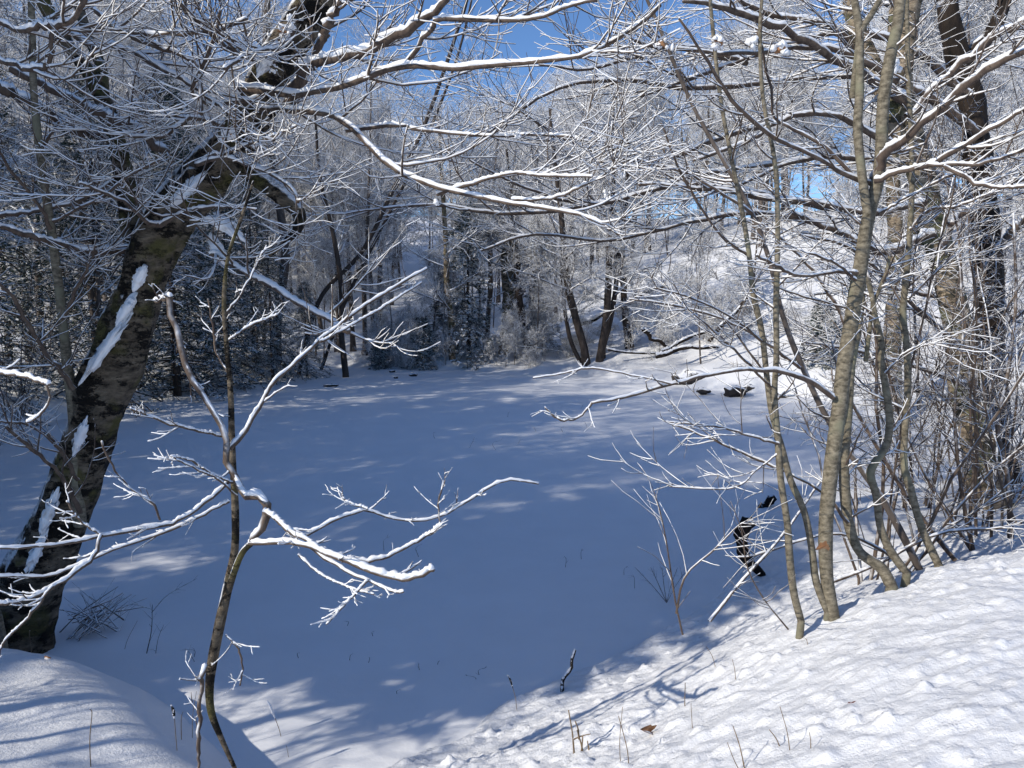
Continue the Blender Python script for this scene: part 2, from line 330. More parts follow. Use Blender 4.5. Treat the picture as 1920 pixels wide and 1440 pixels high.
# the frozen pond under an even blanket of snow
px_ = np.arange(-18, 16, 0.12); py_ = np.arange(3.4, 34, 0.12); PX, PY = np.meshgrid(px_, py_); PD = sdf(PX, PY)
PZ = fbm(PX, PY * 1.6, 4.0, 2) * 0.03 + 0.06 * sstep(-0.8, 0.2, PD); nx2 = len(px_)
I = (np.arange(len(py_) - 1)[:, None] * nx2 + np.arange(nx2 - 1)[None, :]).ravel()
keep = PD.ravel()[I] < 0.9; I = I[keep]
q = np.stack([I, I + 1, I + nx2 + 1, I + nx2], 1); used, inv = np.unique(q, return_inverse=True)
structure(mesh_obj('frozen_pond', np.stack([PX.ravel(), PY.ravel(), PZ.ravel()], 1)[used], inv.reshape(-1, 4), M_POND))
# ================================================================== TREES
def poly3(pts, d0, d1=None, bow=0.0, n=None):
    """a traced branch: pixels -> points whose distance runs from d0 to d1 (bow = how far the middle comes nearer)"""
    m = len(pts); d1 = d0 if d1 is None else d1
    ln = np.concatenate([[0], np.cumsum([math.hypot(pts[i + 1][0] - pts[i][0], pts[i + 1][1] - pts[i][1]) for i in range(m - 1)])]); ln = ln / ln[-1]
    P = np.array([at(x, y, d0 + (d1 - d0) * t - bow * math.sin(math.pi * t)) for (x, y), t in zip(pts, ln)])
    return spline(P, n or max(8, 4 * m))
def rad(px, d): return px * d / F_PX

def wood_tree(H, r, n1, n2, n3, n4, seed, lean=0.05, first=0.25, flat=0.7, reach=0.30, K3=4):
    """returns trunk and crown Geo for a bare deciduous tree with its foot at the origin"""
    global rng
    rng = np.random.default_rng(seed)
    K = 12; z = np.linspace(-0.6, H, K); P = np.zeros((1, K, 3)); P[0, :, 2] = z
    d = rng.normal(size=2) * lean; w = np.cumsum(rng.normal(size=(K, 2)) * 0.016 * H / 3, axis=0) * 0.5
    P[0, :, :2] = d * (z[:, None] / H) * H * 0.5 + w - w[0]
    R = (r * (1 - np.linspace(0, 1, K) ** 0.9 * 0.88))[None]; R[0, 0] *= 1.5; R[0, 1] *= 1.05
    T = Geo(); T.tubes(P, R, 8, 0.12)
    G = Geo()
    L = H * reach
    P1, R1 = grow(P, R, n1, (L * 0.7, L * 1.3), (30, 65), 7, 0.12, 0.10, (first, 0.99), (0.5, 0.008, r * 0.38), flat, 0.3, 0.55)
    P2, R2 = grow(P1, R1, n2, (L * 0.3, L * 0.65), (28, 60), 5, 0.16, 0.06, (0.15, 1), (0.6, 0.009, 0.03), flat, 0.5, 0.4)
    P3, R3 = grow(P2, R2, n3, (L * 0.14, L * 0.34), (25, 60), K3, 0.2, 0.04, (0.15, 1), (0.75, 0.0075, 0.014), flat, 0.65, 0.3)
    P4, R4 = grow(P3, R3, n4, (L * 0.06, L * 0.16), (25, 60), 3, 0.15, 0.04, (0.1, 1), (0.85, 0.0065, 0.009), flat, 0.8, 0.2)
    G.tubes(P1, R1, 5); G.tubes(P2, R2, 4, cap=False); G.tubes(P3, R3, 3, cap=False); G.tubes(P4, R4, 3, cap=False)
    return T, G
def conifer(H, r, tiers, reach, seed, droop=0.25, low=0.06, dens=1.0, dome=False, size=1.0):
    global rng
    rng = np.random.default_rng(seed)
    K = 10; P = np.zeros((1, K, 3)); P[0, :, 2] = np.linspace(-0.4, H, K); P[0, :, :2] = np.cumsum(rng.normal(size=(K, 2)) * 0.02, axis=0)
    R = (r * np.linspace(1, 0.06, K))[None]; T = Geo(); T.tubes(P, R, 8, 0.1)
    N = tiers; t = np.linspace(low, 0.985, N) + rng.normal(size=N) * 0.01; t = np.clip(t, 0.02, 0.99)
    az = np.arange(N) * 2.4 + rng.normal(size=N) * 0.4
    ln = reach * (1 - t) ** 0.75 * (0.6 + 0.6 * rng.random(N)) + 0.12
    if dome: ln = reach * np.sqrt(np.clip(1 - ((t - (1 + low) / 2) / ((1 - low) / 2 + .02)) ** 2, 0.02, 1)) * (0.7 + 0.5 * rng.random(N))
    Kb = 8; s = np.linspace(0, 1, Kb)
    d = np.stack([np.cos(az), np.sin(az)], 1)
    B = np.zeros((N, Kb, 3)); x0 = np.interp(t * (H + .4) - .4, P[0, :, 2], P[0, :, 0]); y0 = np.interp(t * (H + .4) - .4, P[0, :, 2], P[0, :, 1])
    B[:, :, 0] = x0[:, None] + d[:, :1] * ln[:, None] * s; B[:, :, 1] = y0[:, None] + d[:, 1:] * ln[:, None] * s
    dr = droop * (0.6 + 0.8 * rng.random(N))[:, None]
    B[:, :, 2] = (t * (H + .4) - .4)[:, None] + ln[:, None] * (0.18 * s - dr * 1.6 * s ** 1.7)
    B[:, 1:, :2] += np.cumsum(rng.normal(size=(N, Kb - 1, 2)), 1) * (ln * 0.022)[:, None, None]
    BR = (0.012 + 0.008 * ln)[:, None] * np.linspace(1, 0.3, Kb)
    G = Geo(); G.tubes(B, BR, 4, cap=False)
    nb = int(15 * dens)
    P2, R2 = grow(B, BR, nb, (0.22 * reach / 2, 0.5 * reach / 2), (35, 65), 4, 0.1, -0.06, (0.08, 1), (0.5, 0.003, 0.006), 0.18, 0.5, 0.45)
    G.tubes(P2, R2, 3, cap=False)
    # sprays: short flat blades along every twig
    P3, R3 = grow(P2, R2, int(15 * dens), (0.09, 0.22), (30, 65), 2, 0.1, -0.05, (0.05, 1), (0.5, 0.003, 0.006), 0.25, 0.5, 0.3)
    a = P3[:, 0]; b = P3[:, 1]; m = (a + b) / 2; ax = nrm(b - a); u = nrm(np.cross(ax, rng.normal(size=ax.shape) * 0.5 + np.array([0, 0, 1.0]))) * size * (0.010 + 0.014 * rng.random((len(a), 1)))
    V = np.stack([a, m - u, b, m + u], 1).reshape(-1, 3); q = np.arange(len(V)).reshape(-1, 4)
    L = Geo(); L.add(V, q)
    return T, G, L
_lib = {}
def plant(key, maker, loc, rz, scale, name, label, cat, group, mats, lean=(0, 0)):
    """first use builds the thing with its parts; later ones copy the thing and each part"""
    if key not in _lib:
        _lib[key] = []
        for (part, g, m) in maker():
            me = g.build(part, mats[m] if isinstance(m, int) else m); me_d = me.data; bpy.data.objects.remove(me); _lib[key].append((part, me_d))
    t = empty(name, loc, label, cat, group); t.rotation_euler = (lean[0], lean[1], rz); t.scale = (scale,) * 3 if isinstance(scale, (int, float)) else scale
    for part, me in _lib[key]:
        o = bpy.data.objects.new(part, me); C.objects.link(o); o.parent = t
    return t
FARM = (M_FAR, M_FARTWIG)
def mk_wood(H, r, a, seed, **k):
    def f():
        T, G = wood_tree(H, r, *a, seed, **k); return [('trunk', T, M_FAR), ('crown', G, M_FARTWIG)]
    return f
WOODS = {'tall%d' % i: mk_wood(H, r, (26, 7, 6, 3), 100 + i, first=fi, flat=fl, reach=re) for i, (H, r, fi, fl, re) in enumerate(
    [(15, 0.17, 0.22, 0.8, 0.27), (14, 0.14, 0.25, 0.6, 0.30), (16, 0.20, 0.30, 0.9, 0.25), (12, 0.11, 0.15, 0.6, 0.33), (13, 0.13, 0.12, 0.7, 0.30)])}
WOODS.update({'young%d' % i: mk_wood(H, r, (18, 6, 6, 3), 200 + i, first=0.12, flat=0.7, reach=0.3) for i, (H, r) in enumerate([(6, 0.05), (7.5, 0.06), (5, 0.04)])})
WOODS.update({'shrub%d' % i: mk_wood(H, r, (14, 6, 5, 3), 300 + i, first=0.05, flat=1, reach=0.55) for i, (H, r) in enumerate([(1.6, 0.02), (2.4, 0.025)])})
def mk_con(H, r, tiers, reach, seed, leafmat, **k):
    def f():
        T, G, L = conifer(H, r, tiers, reach, seed, **k); return [('trunk', T, M_FARD), ('boughs', G, M_FARD), ('needles', L, leafmat)]
    return f
CONS = {'pine': mk_con(7.3, 0.11, 95, 1.5, 407, M_NEEDLE, low=0.50, dome=True, droop=0.1, size=1.5, dens=1.2), 'hemf': mk_con(11, 0.15, 120, 3.4, 406, M_NEEDLEF, low=0.02, droop=0.42, dens=1.1, size=1.25),
        'hem0': mk_con(12, 0.16, 95, 3.2, 401, M_NEEDLE), 'hem1': mk_con(10, 0.14, 85, 2.9, 402, M_NEEDLE), 'hem2': mk_con(4.6, 0.07, 60, 1.6, 403, M_NEEDLEF, low=0.04, droop=0.45, size=1.5),
        'hem3': mk_con(7.0, 0.10, 85, 2.0, 404, M_NEEDLEW, low=0.04, droop=0.5, dens=1.1, size=1.7), 'hem4': mk_con(2.2, 0.03, 44, 1.2, 405, M_NEEDLEF, low=0.05, droop=0.7, size=1.2)}
def wood(key, x, y, label, group, rz=None, s=1.0, name='bare_tree', cat='tree', z=None, lean=(0, 0)):
    return plant(key, WOODS[key], (x, y, (ground_z(x, y) if z is None else z) - 0.05), random.random() * 6.28 if rz is None else rz, s, name, label, cat, group, FARM, lean)
def con(key, x, y, label, group=None, rz=None, s=1.0, name='hemlock_tree', lean=(0, 0)):
    return plant(key, CONS[key], (x, y, ground_z(x, y) - 0.05), random.random() * 6.28 if rz is None else rz, s, name, label, 'tree', group, FARM, lean)

# ---- woods beyond the far bank
rs = random.Random(11)
WG = 'bare frosted trees in the woods beyond the pond'
n = 0; placed = []
def ok(x, y, dmin):
    if any((x - a) ** 2 + (y - b) ** 2 < dmin ** 2 for a, b in placed): return False
    placed.append((x, y)); return True
tries = 0
while n < 250 and tries < 12000:
    tries += 1
    y = 33 + 55 * rs.random() ** 1.3; x = y * rs.uniform(-0.78, 0.80)
    if abs(x / y - (-0.10)) < 0.045 and rs.random() < 0.75: continue       # the thinner gap of open sky
    if 0.05 < x / y < 0.48 and y < 54 and rs.random() < 0.85: continue   # the open slope
    if y < 41 and rs.random() < 0.55: continue
    if not ok(x, y, 1.15): continue
    k = rs.choice(['tall0', 'tall1', 'tall2', 'tall3', 'tall4', 'tall0', 'tall2'])
    s = rs.uniform(0.78, 1.08)
    if -0.3 < x / y < 0.06: s *= 0.82
    wood(k, x, y, 'bare frost-covered hardwood in the snowy woods beyond the pond', WG, rs.random() * 6.28, s, lean=(rs.gauss(0, .03), rs.gauss(0, .03))); n += 1
YG = 'young frosted trees under the far woods'
n = 0
while n < 90:
    y = 31.5 + 36 * rs.random() ** 1.3; x = y * rs.uniform(-0.75, 0.85)
    if 0.05 < x / y < 0.45 and y < 55 and rs.random() < 0.88: continue
    if not ok(x, y, 0.8): continue
    wood(rs.choice(['young0', 'young1', 'young2']), x, y, 'slender young frosted tree growing under the taller far woods', YG, rs.random() * 6.28, rs.uniform(0.7, 1.15), name='young_tree', lean=(rs.gauss(0, .05), rs.gauss(0, .05))); n += 1
BG = 'low frosted bushes on the far bank'
for k in range(52):
    px = rs.uniform(690, 1110) if k < 36 else rs.uniform(1110, 1450); x = (px - 960) / 1400 * 31; y = 31 + rs.uniform(-0.3, 2.6) - 0.18 * max(0, x)
    if sdf(np.array([x]), np.array([y]))[0] < 0.3: y += 1
    wood(rs.choice(['shrub0', 'shrub1']), x, y, 'low frosted bush on the far edge of the pond', BG, rs.random() * 6.28, rs.uniform(0.5, 0.95), name='frosted_bush', cat='bush')
# ---- hemlocks
for (px, d, key, s, lab) in [(880, 32.6, 'hem3', 0.95, 'snow-laden young hemlock rising above the middle of the far bank'),
                             (795, 31.5, 'hem4', 1.0, 'small drooping green hemlock at the edge of the far bank, beside a smaller one'),
                             (712, 31.8, 'hem4', 0.8, 'smallest dark hemlock at the left end of the far bank'),
                             (1010, 34.0, 'hem3', 0.72, 'snowy hemlock with hanging boughs behind the twin dark trunks'),
                             (835, 33.8, 'hem2', 0.8, 'blue-green young hemlock behind the small drooping ones'),
                             (1545, 24.0, 'hem4', 1.0, 'little bluish hemlock behind the right saplings near the shore')]:
    x = (px - 960) / F_PX * d; con(key, x, d, lab, s=s)
HG = 'dark frosted hemlocks along the left shore'
for (x, y, key, s) in [(-11.2, 20.3, 'hemf', 0.8), (-10.2, 22.6, 'hemf', 0.86), (-9.6, 25.2, 'hemf', 0.62), (-8.7, 27.0, 'hemf', 0.5), (-10.9, 24.0, 'hemf', 0.66), (-9.9, 28.6, 'hemf', 0.62), (-7.9, 28.6, 'hemf', 0.36), (-13.0, 18.4, 'hemf', 0.85), (-13.4, 22.5, 'hemf', 0.62), (-12.0, 26.6, 'hemf', 0.95), (-16.5, 24.5, 'hemf', 0.85), (-15.6, 20.2, 'hem0', 0.8)]:
    con(key, x, y, 'dark frosted hemlock in the shaded stand along the left shore', HG, s=s)
# ---- stand of conifers and bare trees left of the pond: it throws the long shade over the ice
SG = 'tall shading trees of the left-hand wood'
_r = random.Random(21)
for k in range(24):                     # rows running away from the camera along the left side; the sun comes over them
    c = 10.2 + k * 0.6; x = -12.2 - 2.3 * (k % 3) - _r.uniform(0, 0.9); y = c + 0.643 * x + _r.uniform(-.2, .2)
    s = (0.74, 0.84, 0.96)[k % 3] * _r.uniform(0.9, 1.08) * (1.15 if k > 12 else 1)
    if k > 19: s *= 0.85
    if y > -1.30 * x or 10.15 < c < 11.5 or 14.0 < c < 15.2: continue
    con('hem0' if k % 2 else 'hem1', x, y, 'tall hemlock of the shaded wood just beyond the left edge of the view', SG, s=s * (1.1 if k % 2 == 0 else 1))
for c, x, s in ((8.9, -11.0, 0.95), (9.2, -13.5, 1.1), (9.0, -15.6, 1.15)):
    con('hem1', x, c + 0.643 * x, 'tall hemlock of the shaded wood just beyond the left edge of the view', SG, s=s)
for c, x, s in ((6.0, -6.4, 0.80), (7.0, -8.2, 1.0), (8.0, -9.6, 1.15), (8.6, -10.8, 1.3), (8.8, -12.4, 1.25), (8.3, -8.0, 0.9), (7.3, -6.7, 0.6), (8.1, -7.4, 0.7)):
    con('pine', x, c + 0.643 * x, 'high-crowned pine at the left, just outside the view', 'high-crowned pines at the left', s=s, name='pine_tree')
for (x, y, key, s) in [(-11.8, 9.8, 'tall3', 1.0), (-10.9, 4.9, 'tall3', 0.85), (-14, 16.5, 'tall1', 0.95), (-10.6, 13.0, 'tall3', 0.9)]:
    wood(key, x, y, 'bare tree among the hemlocks of the left-hand wood', 'bare trees of the left-hand wood', s=s)

for (c, x, key, s) in [(11.2, -14.6, 'tall3', 1.2), (12.3, -13.2, 'tall1', 1.0), (13.6, -14.2, 'tall2', 0.9), (12.8, -16.4, 'tall0', 1.0)]:
    wood(key, x, c + 0.643 * x, 'bare tree among the hemlocks of the left-hand wood', 'bare trees of the left-hand wood', s=s)
for (x, y, s) in [(-4.9, 2.5, 0.62), (-5.7, 1.6, 0.7)]:
    wood('young0', x, y, 'low bare sapling beside the left mound, just outside the view', 'bare saplings beside the left mound', s=s, name='young_tree')
KH = 20
def trace(L):
    """rows of (points, d0, d1, bow, r0 px, r1 px) -> stacked branches"""
    P = []; R = []
    for pts, d0, d1, bow, r0, r1 in L:
        p = poly3(pts, d0, d1, bow, KH); P.append(p)
        dd = np.linspace(d0, d1, KH); wob = 1 + 0.10 * np.sin(np.linspace(0, 9, KH) + len(P))
        R.append(np.linspace(r0, r1, KH) * dd / F_PX * wob)
    return np.array(P), np.array(R)
def jitter(P, R, a=0.35):
    n = rng.normal(size=P.shape) * R[..., None] * a; n[:, 0] = 0; return P + n
def trunk_geo(G, pts, d0, d1, radii, sides=22, n=70, amp=0.10, bow=0.0, foot=None):
    P = poly3(pts, d0, d1, bow, n)
    r = np.interp(np.linspace(0, 1, n), np.linspace(0, 1, len(radii)), radii) * np.linspace(d0, d1, n) / F_PX
    if foot: P = np.vstack([P[0] + np.array(foot), P]); r = np.concatenate([[r[0] * 1.25], r]); n += 1
    V0 = len(G.V); G.tubes(P[None], r[None], sides)
    V = G.V[V0]; m = n * sides
    a = np.tile(np.arange(sides) * 2 * math.pi / sides, n); k = np.repeat(np.arange(n), sides); cen = (P[k] - G.org); off = V[:m] - cen
    l = np.repeat(np.cumsum(np.concatenate([[0], np.linalg.norm(np.diff(P, axis=0), axis=1)])), sides)
    ns = fbm(np.cos(a) * 1.3 + l * 2.2, np.sin(a) * 1.3 + l * 0.7 + 30, 0.5, 3) * amp * 2 + fbm(np.cos(a) * 1.1 + 8, np.sin(a) * 1.1 + l * 1.1, 1.1, 2) * amp * 1.5 + (rng.random(m) - .5) * amp * 0.25
    V[:m] = cen + off * (1 + ns)[:, None]
    return P, r
def dress(org_obj, L, twigs=(7, 5), tl=(0.18, 0.6), snow=1.0, minr=0.0025, bark=None, seed=1, up=0.05, flat=0.6, extra=None, rough=0.15, tr=0.0022, third=0, snow_tw=1.0, bias=None):
    """a crown: traced branches, grown twigs, and the snow lying on them (parts: branches > snow)"""
    global rng
    rng = np.random.default_rng(seed); org = org_obj.location if org_obj else (0, 0, 0); bark = bark or M_TWIG
    P, R = trace(L); P = jitter(P, R)
    G = Geo(org); S = Geo(org)
    G.tubes(P, R, 8, rough); q, s = snow_on(P, R, snow, minr, 3); S.tubes(q, s, 6, 0.3)
    PP = [(P, R)]
    if extra is not None: PP.append(extra)
    for A, B in PP:
        P2, R2 = grow(A, B, twigs[0], tl, (28, 62), 9, 0.085, up, (0.08, 1), (0.5, tr * 1.3, tr * 3.2), flat, 0.35, 0.35, bias)
        G.tubes(P2, R2, 5); q, s = snow_on(P2, R2, snow_tw, minr, 2); S.tubes(q, s, 4, 0.4)
        if twigs[1]:
            P3, R3 = grow(P2, R2, twigs[1], (tl[0] * 0.5, tl[1] * 0.5), (28, 60), 6, 0.10, up, (0.1, 1), (0.7, tr, tr * 1.5), flat, 0.5, 0.35, bias)
            G.tubes(P3, R3, 4, cap=False); q, s = snow_on(P3, R3, snow_tw, minr * 0.8, 1); S.tubes(q, s, 3, 0.4)
            if third:
                P4, R4 = grow(P3, R3, third, (tl[0] * 0.3, tl[1] * 0.25), (28, 60), 4, 0.18, up, (0.1, 1), (0.8, tr * 0.8, tr * 1.2), flat, 0.6, 0.3)
                G.tubes(P4, R4, 3, cap=False); q, s = snow_on(P4, R4, snow_tw, minr * 0.7, 1); S.tubes(q, s, 3, 0.4, cap=False)
    b = G.build('branches', bark, org_obj)
    if b: S.build('snow', M_SNOWB, b)
    return b

# ---------------- the old leaning tree on the left
o = at(40, 1180, 6.0)
A = empty('leaning_tree', (o[0], o[1], o[2]), 'old leaning tree with shaggy dark bark and snow patches on the left shore', 'tree')
G = Geo(A.location)
trunk_geo(G, [(28, 1190), (62, 1080), (105, 980), (148, 880), (180, 780), (208, 690), (238, 610), (266, 540), (292, 460), (330, 390), (392, 320), (440, 262), (478, 200), (505, 140), (545, 75), (590, 0), (620, -60)], 6.0, 5.3,
          [60, 55, 50, 43, 40, 48, 45, 37, 40, 42, 38, 33, 34, 32, 31, 29, 27], foot=(-0.05, 0.05, -0.6), amp=0.13, sides=28, n=110)
G.build('trunk', M_OLD, A)
G = Geo(A.location)
trunk_geo(G, [(268, 560), (252, 470), (240, 380), (226, 300), (200, 210), (168, 140), (130, 85), (95, 30), (70, -20)], 5.95, 5.6, [19, 17, 17, 16, 14, 13, 12, 11], sides=14, n=50)
G.build('side_stem', M_OLD, A)
G = Geo(A.location)
G0 = G; G = Geo(A.location); trunk_geo(G, [(196, 190), (190, 130), (170, 80), (150, 20), (140, -30)], 5.7, 5.9, [9, 9, 8, 7], sides=10, n=30)
G.build('limb', M_OLD, A); G = Geo(A.location)
trunk_geo(G, [(425, 285), (480, 330), (530, 368), (560, 400), (556, 430), (535, 452), (505, 480)], 5.5, 5.2, [22, 20, 16, 12, 9, 6, 3], sides=14, n=40)
G.build('limb', M_OLD, A); G = Geo(A.location)
trunk_geo(G, [(285, 455), (315, 400), (340, 350), (362, 320)], 5.6, 5.3, [12, 13, 12, 9], sides=12, n=20)
G.build('limb', M_OLD, A)
La = [([(535, 200), (560, 155), (585, 122), (640, 108), (690, 93), (755, 62), (800, 30), (840, -5)], 5.3, 4.6, 0.1, 11, 6),
      ([(560, 155), (600, 85), (618, 45), (640, 5)], 5.2, 5.0, 0, 9, 6),
      ([(450, 165), (530, 174), (600, 168), (660, 155), (700, 140), (760, 122), (800, 124), (860, 127), (950, 118), (1050, 113), (1120, 95), (1200, 45), (1240, 10)], 5.2, 3.9, 0.2, 7, 3),
      ([(760, 122), (790, 78), (812, 52), (832, 32), (930, 40), (1010, 33), (1060, 15), (1120, 0)], 4.7, 4.2, 0, 5, 3),
      ([(480, 205), (540, 206), (600, 212), (650, 230), (700, 282), (750, 322), (800, 345), (870, 362), (940, 378), (1000, 388), (1080, 402), (1130, 418), (1160, 440)], 5.2, 3.9, 0.1, 7, 2.5),
      ([(650, 245), (740, 235), (800, 245), (900, 255), (1030, 253), (1090, 262)], 5.0, 4.3, 0, 4, 2),
      ([(820, 365), (900, 340), (960, 325), (1030, 330), (1110, 332)], 4.5, 4.0, 0, 3.5, 2),
      ([(960, 375), (1040, 370), (1100, 345), (1160, 310)], 4.3, 4.0, 0, 3, 2),
      ([(130, 60), (170, 85), (220, 88), (290, 118), (350, 155), (400, 190), (430, 215)], 5.6, 4.8, 0, 7, 3),
      ([(160, 0), (200, 40), (235, 60), (330, 63), (400, 60), (465, 35)], 5.2, 4.7, 0, 5, 3),
      ([(200, 35), (250, 70), (300, 90), (360, 112), (375, 150), (378, 215)], 5.2, 4.7, 0, 5, 3),
      ([(440, 255), (400, 230), (360, 222), (330, 240), (300, 256), (245, 257)], 5.4, 4.9, 0, 5, 2.5),
      ([(500, 160), (480, 185), (430, 192), (385, 193), (360, 170), (380, 120), (405, 60), (412, 20)], 5.2, 4.6, 0, 5, 2.5),
      ([(0, 165), (80, 205), (140, 240), (200, 258)], 5.6, 5.9, 0, 9, 8),
      ([(20, 128), (110, 175), (200, 215), (260, 250), (310, 288)], 5.4, 5.7, 0, 7, 9),
      ([(-10, 35), (40, 60), (72, 50), (100, 48), (135, 40), (165, -10)], 4.4, 4.2, 0, 5, 5),
      ([(-10, 112), (40, 125), (78, 128), (96, 100), (98, 60)], 4.4, 4.3, 0, 5, 4),
      ([(440, 300), (400, 290), (370, 310), (420, 295), (470, 312), (540, 345), (560, 380)], 5.2, 4.7, 0, 4, 3),
      ([(300, 420), (280, 418), (235, 380), (190, 360), (150, 342)], 5.3, 4.6, 0, 4, 2),
      ([(300, 424), (340, 400), (400, 388), (480, 392)], 5.3, 4.6, 0, 4, 2),
      ([(415, 295), (440, 280), (500, 260), (560, 235)], 5.0, 4.5, 0, 3, 2),
      ([(395, 480), (410, 478), (460, 510), (530, 550), (600, 590), (657, 622)], 5.3, 4.2, 0, 5, 6),
      ([(515, 120), (440, 100), (380, 50), (340, 10)], 5.1, 4.6, 0, 6, 3),
      ([(550, 60), (520, 90), (470, 100), (420, 130)], 5.1, 4.4, 0, 5, 3),
      ([(0, 425), (90, 450), (170, 470), (240, 470)], 5.2, 5.8, 0, 5, 6),
      ([(0, 405), (70, 395), (150, 375), (230, 330)], 5.6, 5.8, 0, 4, 3)]
dress(A, La, (7, 6), (0.25, 1.1), 0.95, 0.0025, M_TWIG, 21, tr=0.0028, third=1, up=0.09)

def patch(px, py, w_, hgt, ang, d, seed):   # snow stuck to the upper side of the trunk
    global rng
    rng = np.random.default_rng(seed); G = Geo(A.location); s = d / F_PX; a = math.radians(ang); ax = np.array([math.cos(a), 0, math.sin(a)]); no = np.array([-math.sin(a), -0.5, math.cos(a)]); no /= np.linalg.norm(no); bi = np.cross(ax, no)
    c = at(px, py, d); th = np.linspace(0, math.pi, 22); ph = np.arange(26) * 2 * math.pi / 26
    D = np.stack([np.outer(np.sin(th), np.cos(ph)), np.outer(np.sin(th), np.sin(ph)), np.outer(np.cos(th), np.ones(26))], -1)
    X, Y_, Z = D[..., 2], D[..., 0], D[..., 1]
    m = 1 + 1.1 * fbm(X * 2 + seed, Y_ * 2, 0.55, 4)
    V = (c + (X * w_ * s * m)[..., None] * ax + (Y_ * hgt * s * m)[..., None] * bi + (Z * 0.035 * (1 + fbm(X * 3, Y_ * 3 + seed, .5, 3)))[..., None] * no).reshape(-1, 3)
    i = np.arange(21)[:, None] * 26; j = np.arange(26)[None, :]; j2 = (j + 1) % 26
    G.add(V, np.stack(np.broadcast_arrays(i + j, i + j2, i + 26 + j2, i + 26 + j), -1).reshape(-1, 4)); G.build('snow_patch', M_SNOWB, A)
for k, (px, py, w_, h_, an, d) in enumerate([(203, 645, 66, 26, 52, 5.50), (350, 356, 36, 18, 42, 5.08), (420, 420, 34, 17, -35, 5.12), (92, 960, 42, 20, 66, 5.6), (68, 1035, 42, 18, 62, 5.6), (238, 578, 30, 13, 55, 5.48), (150, 820, 34, 11, 68, 5.58), (500, 110, 30, 14, 60, 4.98), (410, 470, 26, 12, -60, 5.35), (262, 520, 22, 9, 62, 5.45)]): patch(px, py, w_, h_, an, d, 600 + k)
# slim young stem growing from its foot
G = Geo(A.location); trunk_geo(G, [(150, 985), (146, 940), (142, 860), (140, 790), (128, 700), (118, 610), (108, 520), (96, 430), (76, 290), (64, 180), (60, 60), (58, -30)], 5.78, 5.2, [12, 13, 11, 10, 9, 8, 8, 7, 6, 6, 5], sides=10, n=50, amp=0.05); G.build('side_stem', M_SAP, A)
Ly = [([(140, 730), (100, 680), (60, 620), (30, 570), (0, 530)], 5.4, 5.0, 0, 5, 3), ([(95, 430), (70, 380), (20, 320), (-10, 270)], 5.3, 5.0, 0, 4, 2),
      ([(100, 415), (140, 395), (190, 370), (240, 330), (300, 300)], 5.3, 4.8, 0, 3, 2), ([(75, 285), (90, 260), (110, 230)], 5.3, 5.2, 0, 3, 2),
      ([(118, 600), (140, 550), (165, 500), (180, 460)], 5.4, 5.2, 0, 4, 2), ([(146, 900), (110, 840), (60, 800), (0, 790)], 5.4, 5.0, 0, 4, 2),
      ([(150, 960), (120, 900), (70, 850), (10, 800)], 5.4, 4.9, 0, 5, 3)]
dress(A, Ly, (9, 5), (0.2, 0.7), 0.7, 0.0015, M_TWIG, 22)

# ---------------- the frosted sapling in front, a little left of the middle
o = gp(425, 1425); B = empty('frosted_sapling', o, 'thin frosted sapling in front, its white branches bowed over the shaded pond', 'tree')
G = Geo(B.location)
trunk_geo(G, [(440, 1440), (415, 1385), (396, 1335), (393, 1285), (400, 1230), (414, 1160), (428, 1095), (440, 1030), (441, 960), (437, 880), (434, 810), (432, 730), (424, 640), (420, 560), (428, 480), (452, 410), (475, 340)], 3.35, 3.5,
          [4, 5, 7, 8, 10, 10, 9, 7, 7, 6, 6, 5, 4, 4, 3, 3, 2], sides=12, n=80, amp=0.06, foot=(0.02, 0, -0.3))
trunk_geo(G, [(398, 1245), (408, 1180), (425, 1120), (440, 1070), (455, 1035), (472, 1017)], 3.33, 3.2, [6, 6, 6, 6, 6, 6], sides=12, n=30, amp=0.06)
G.build('stem', M_OLD, B)
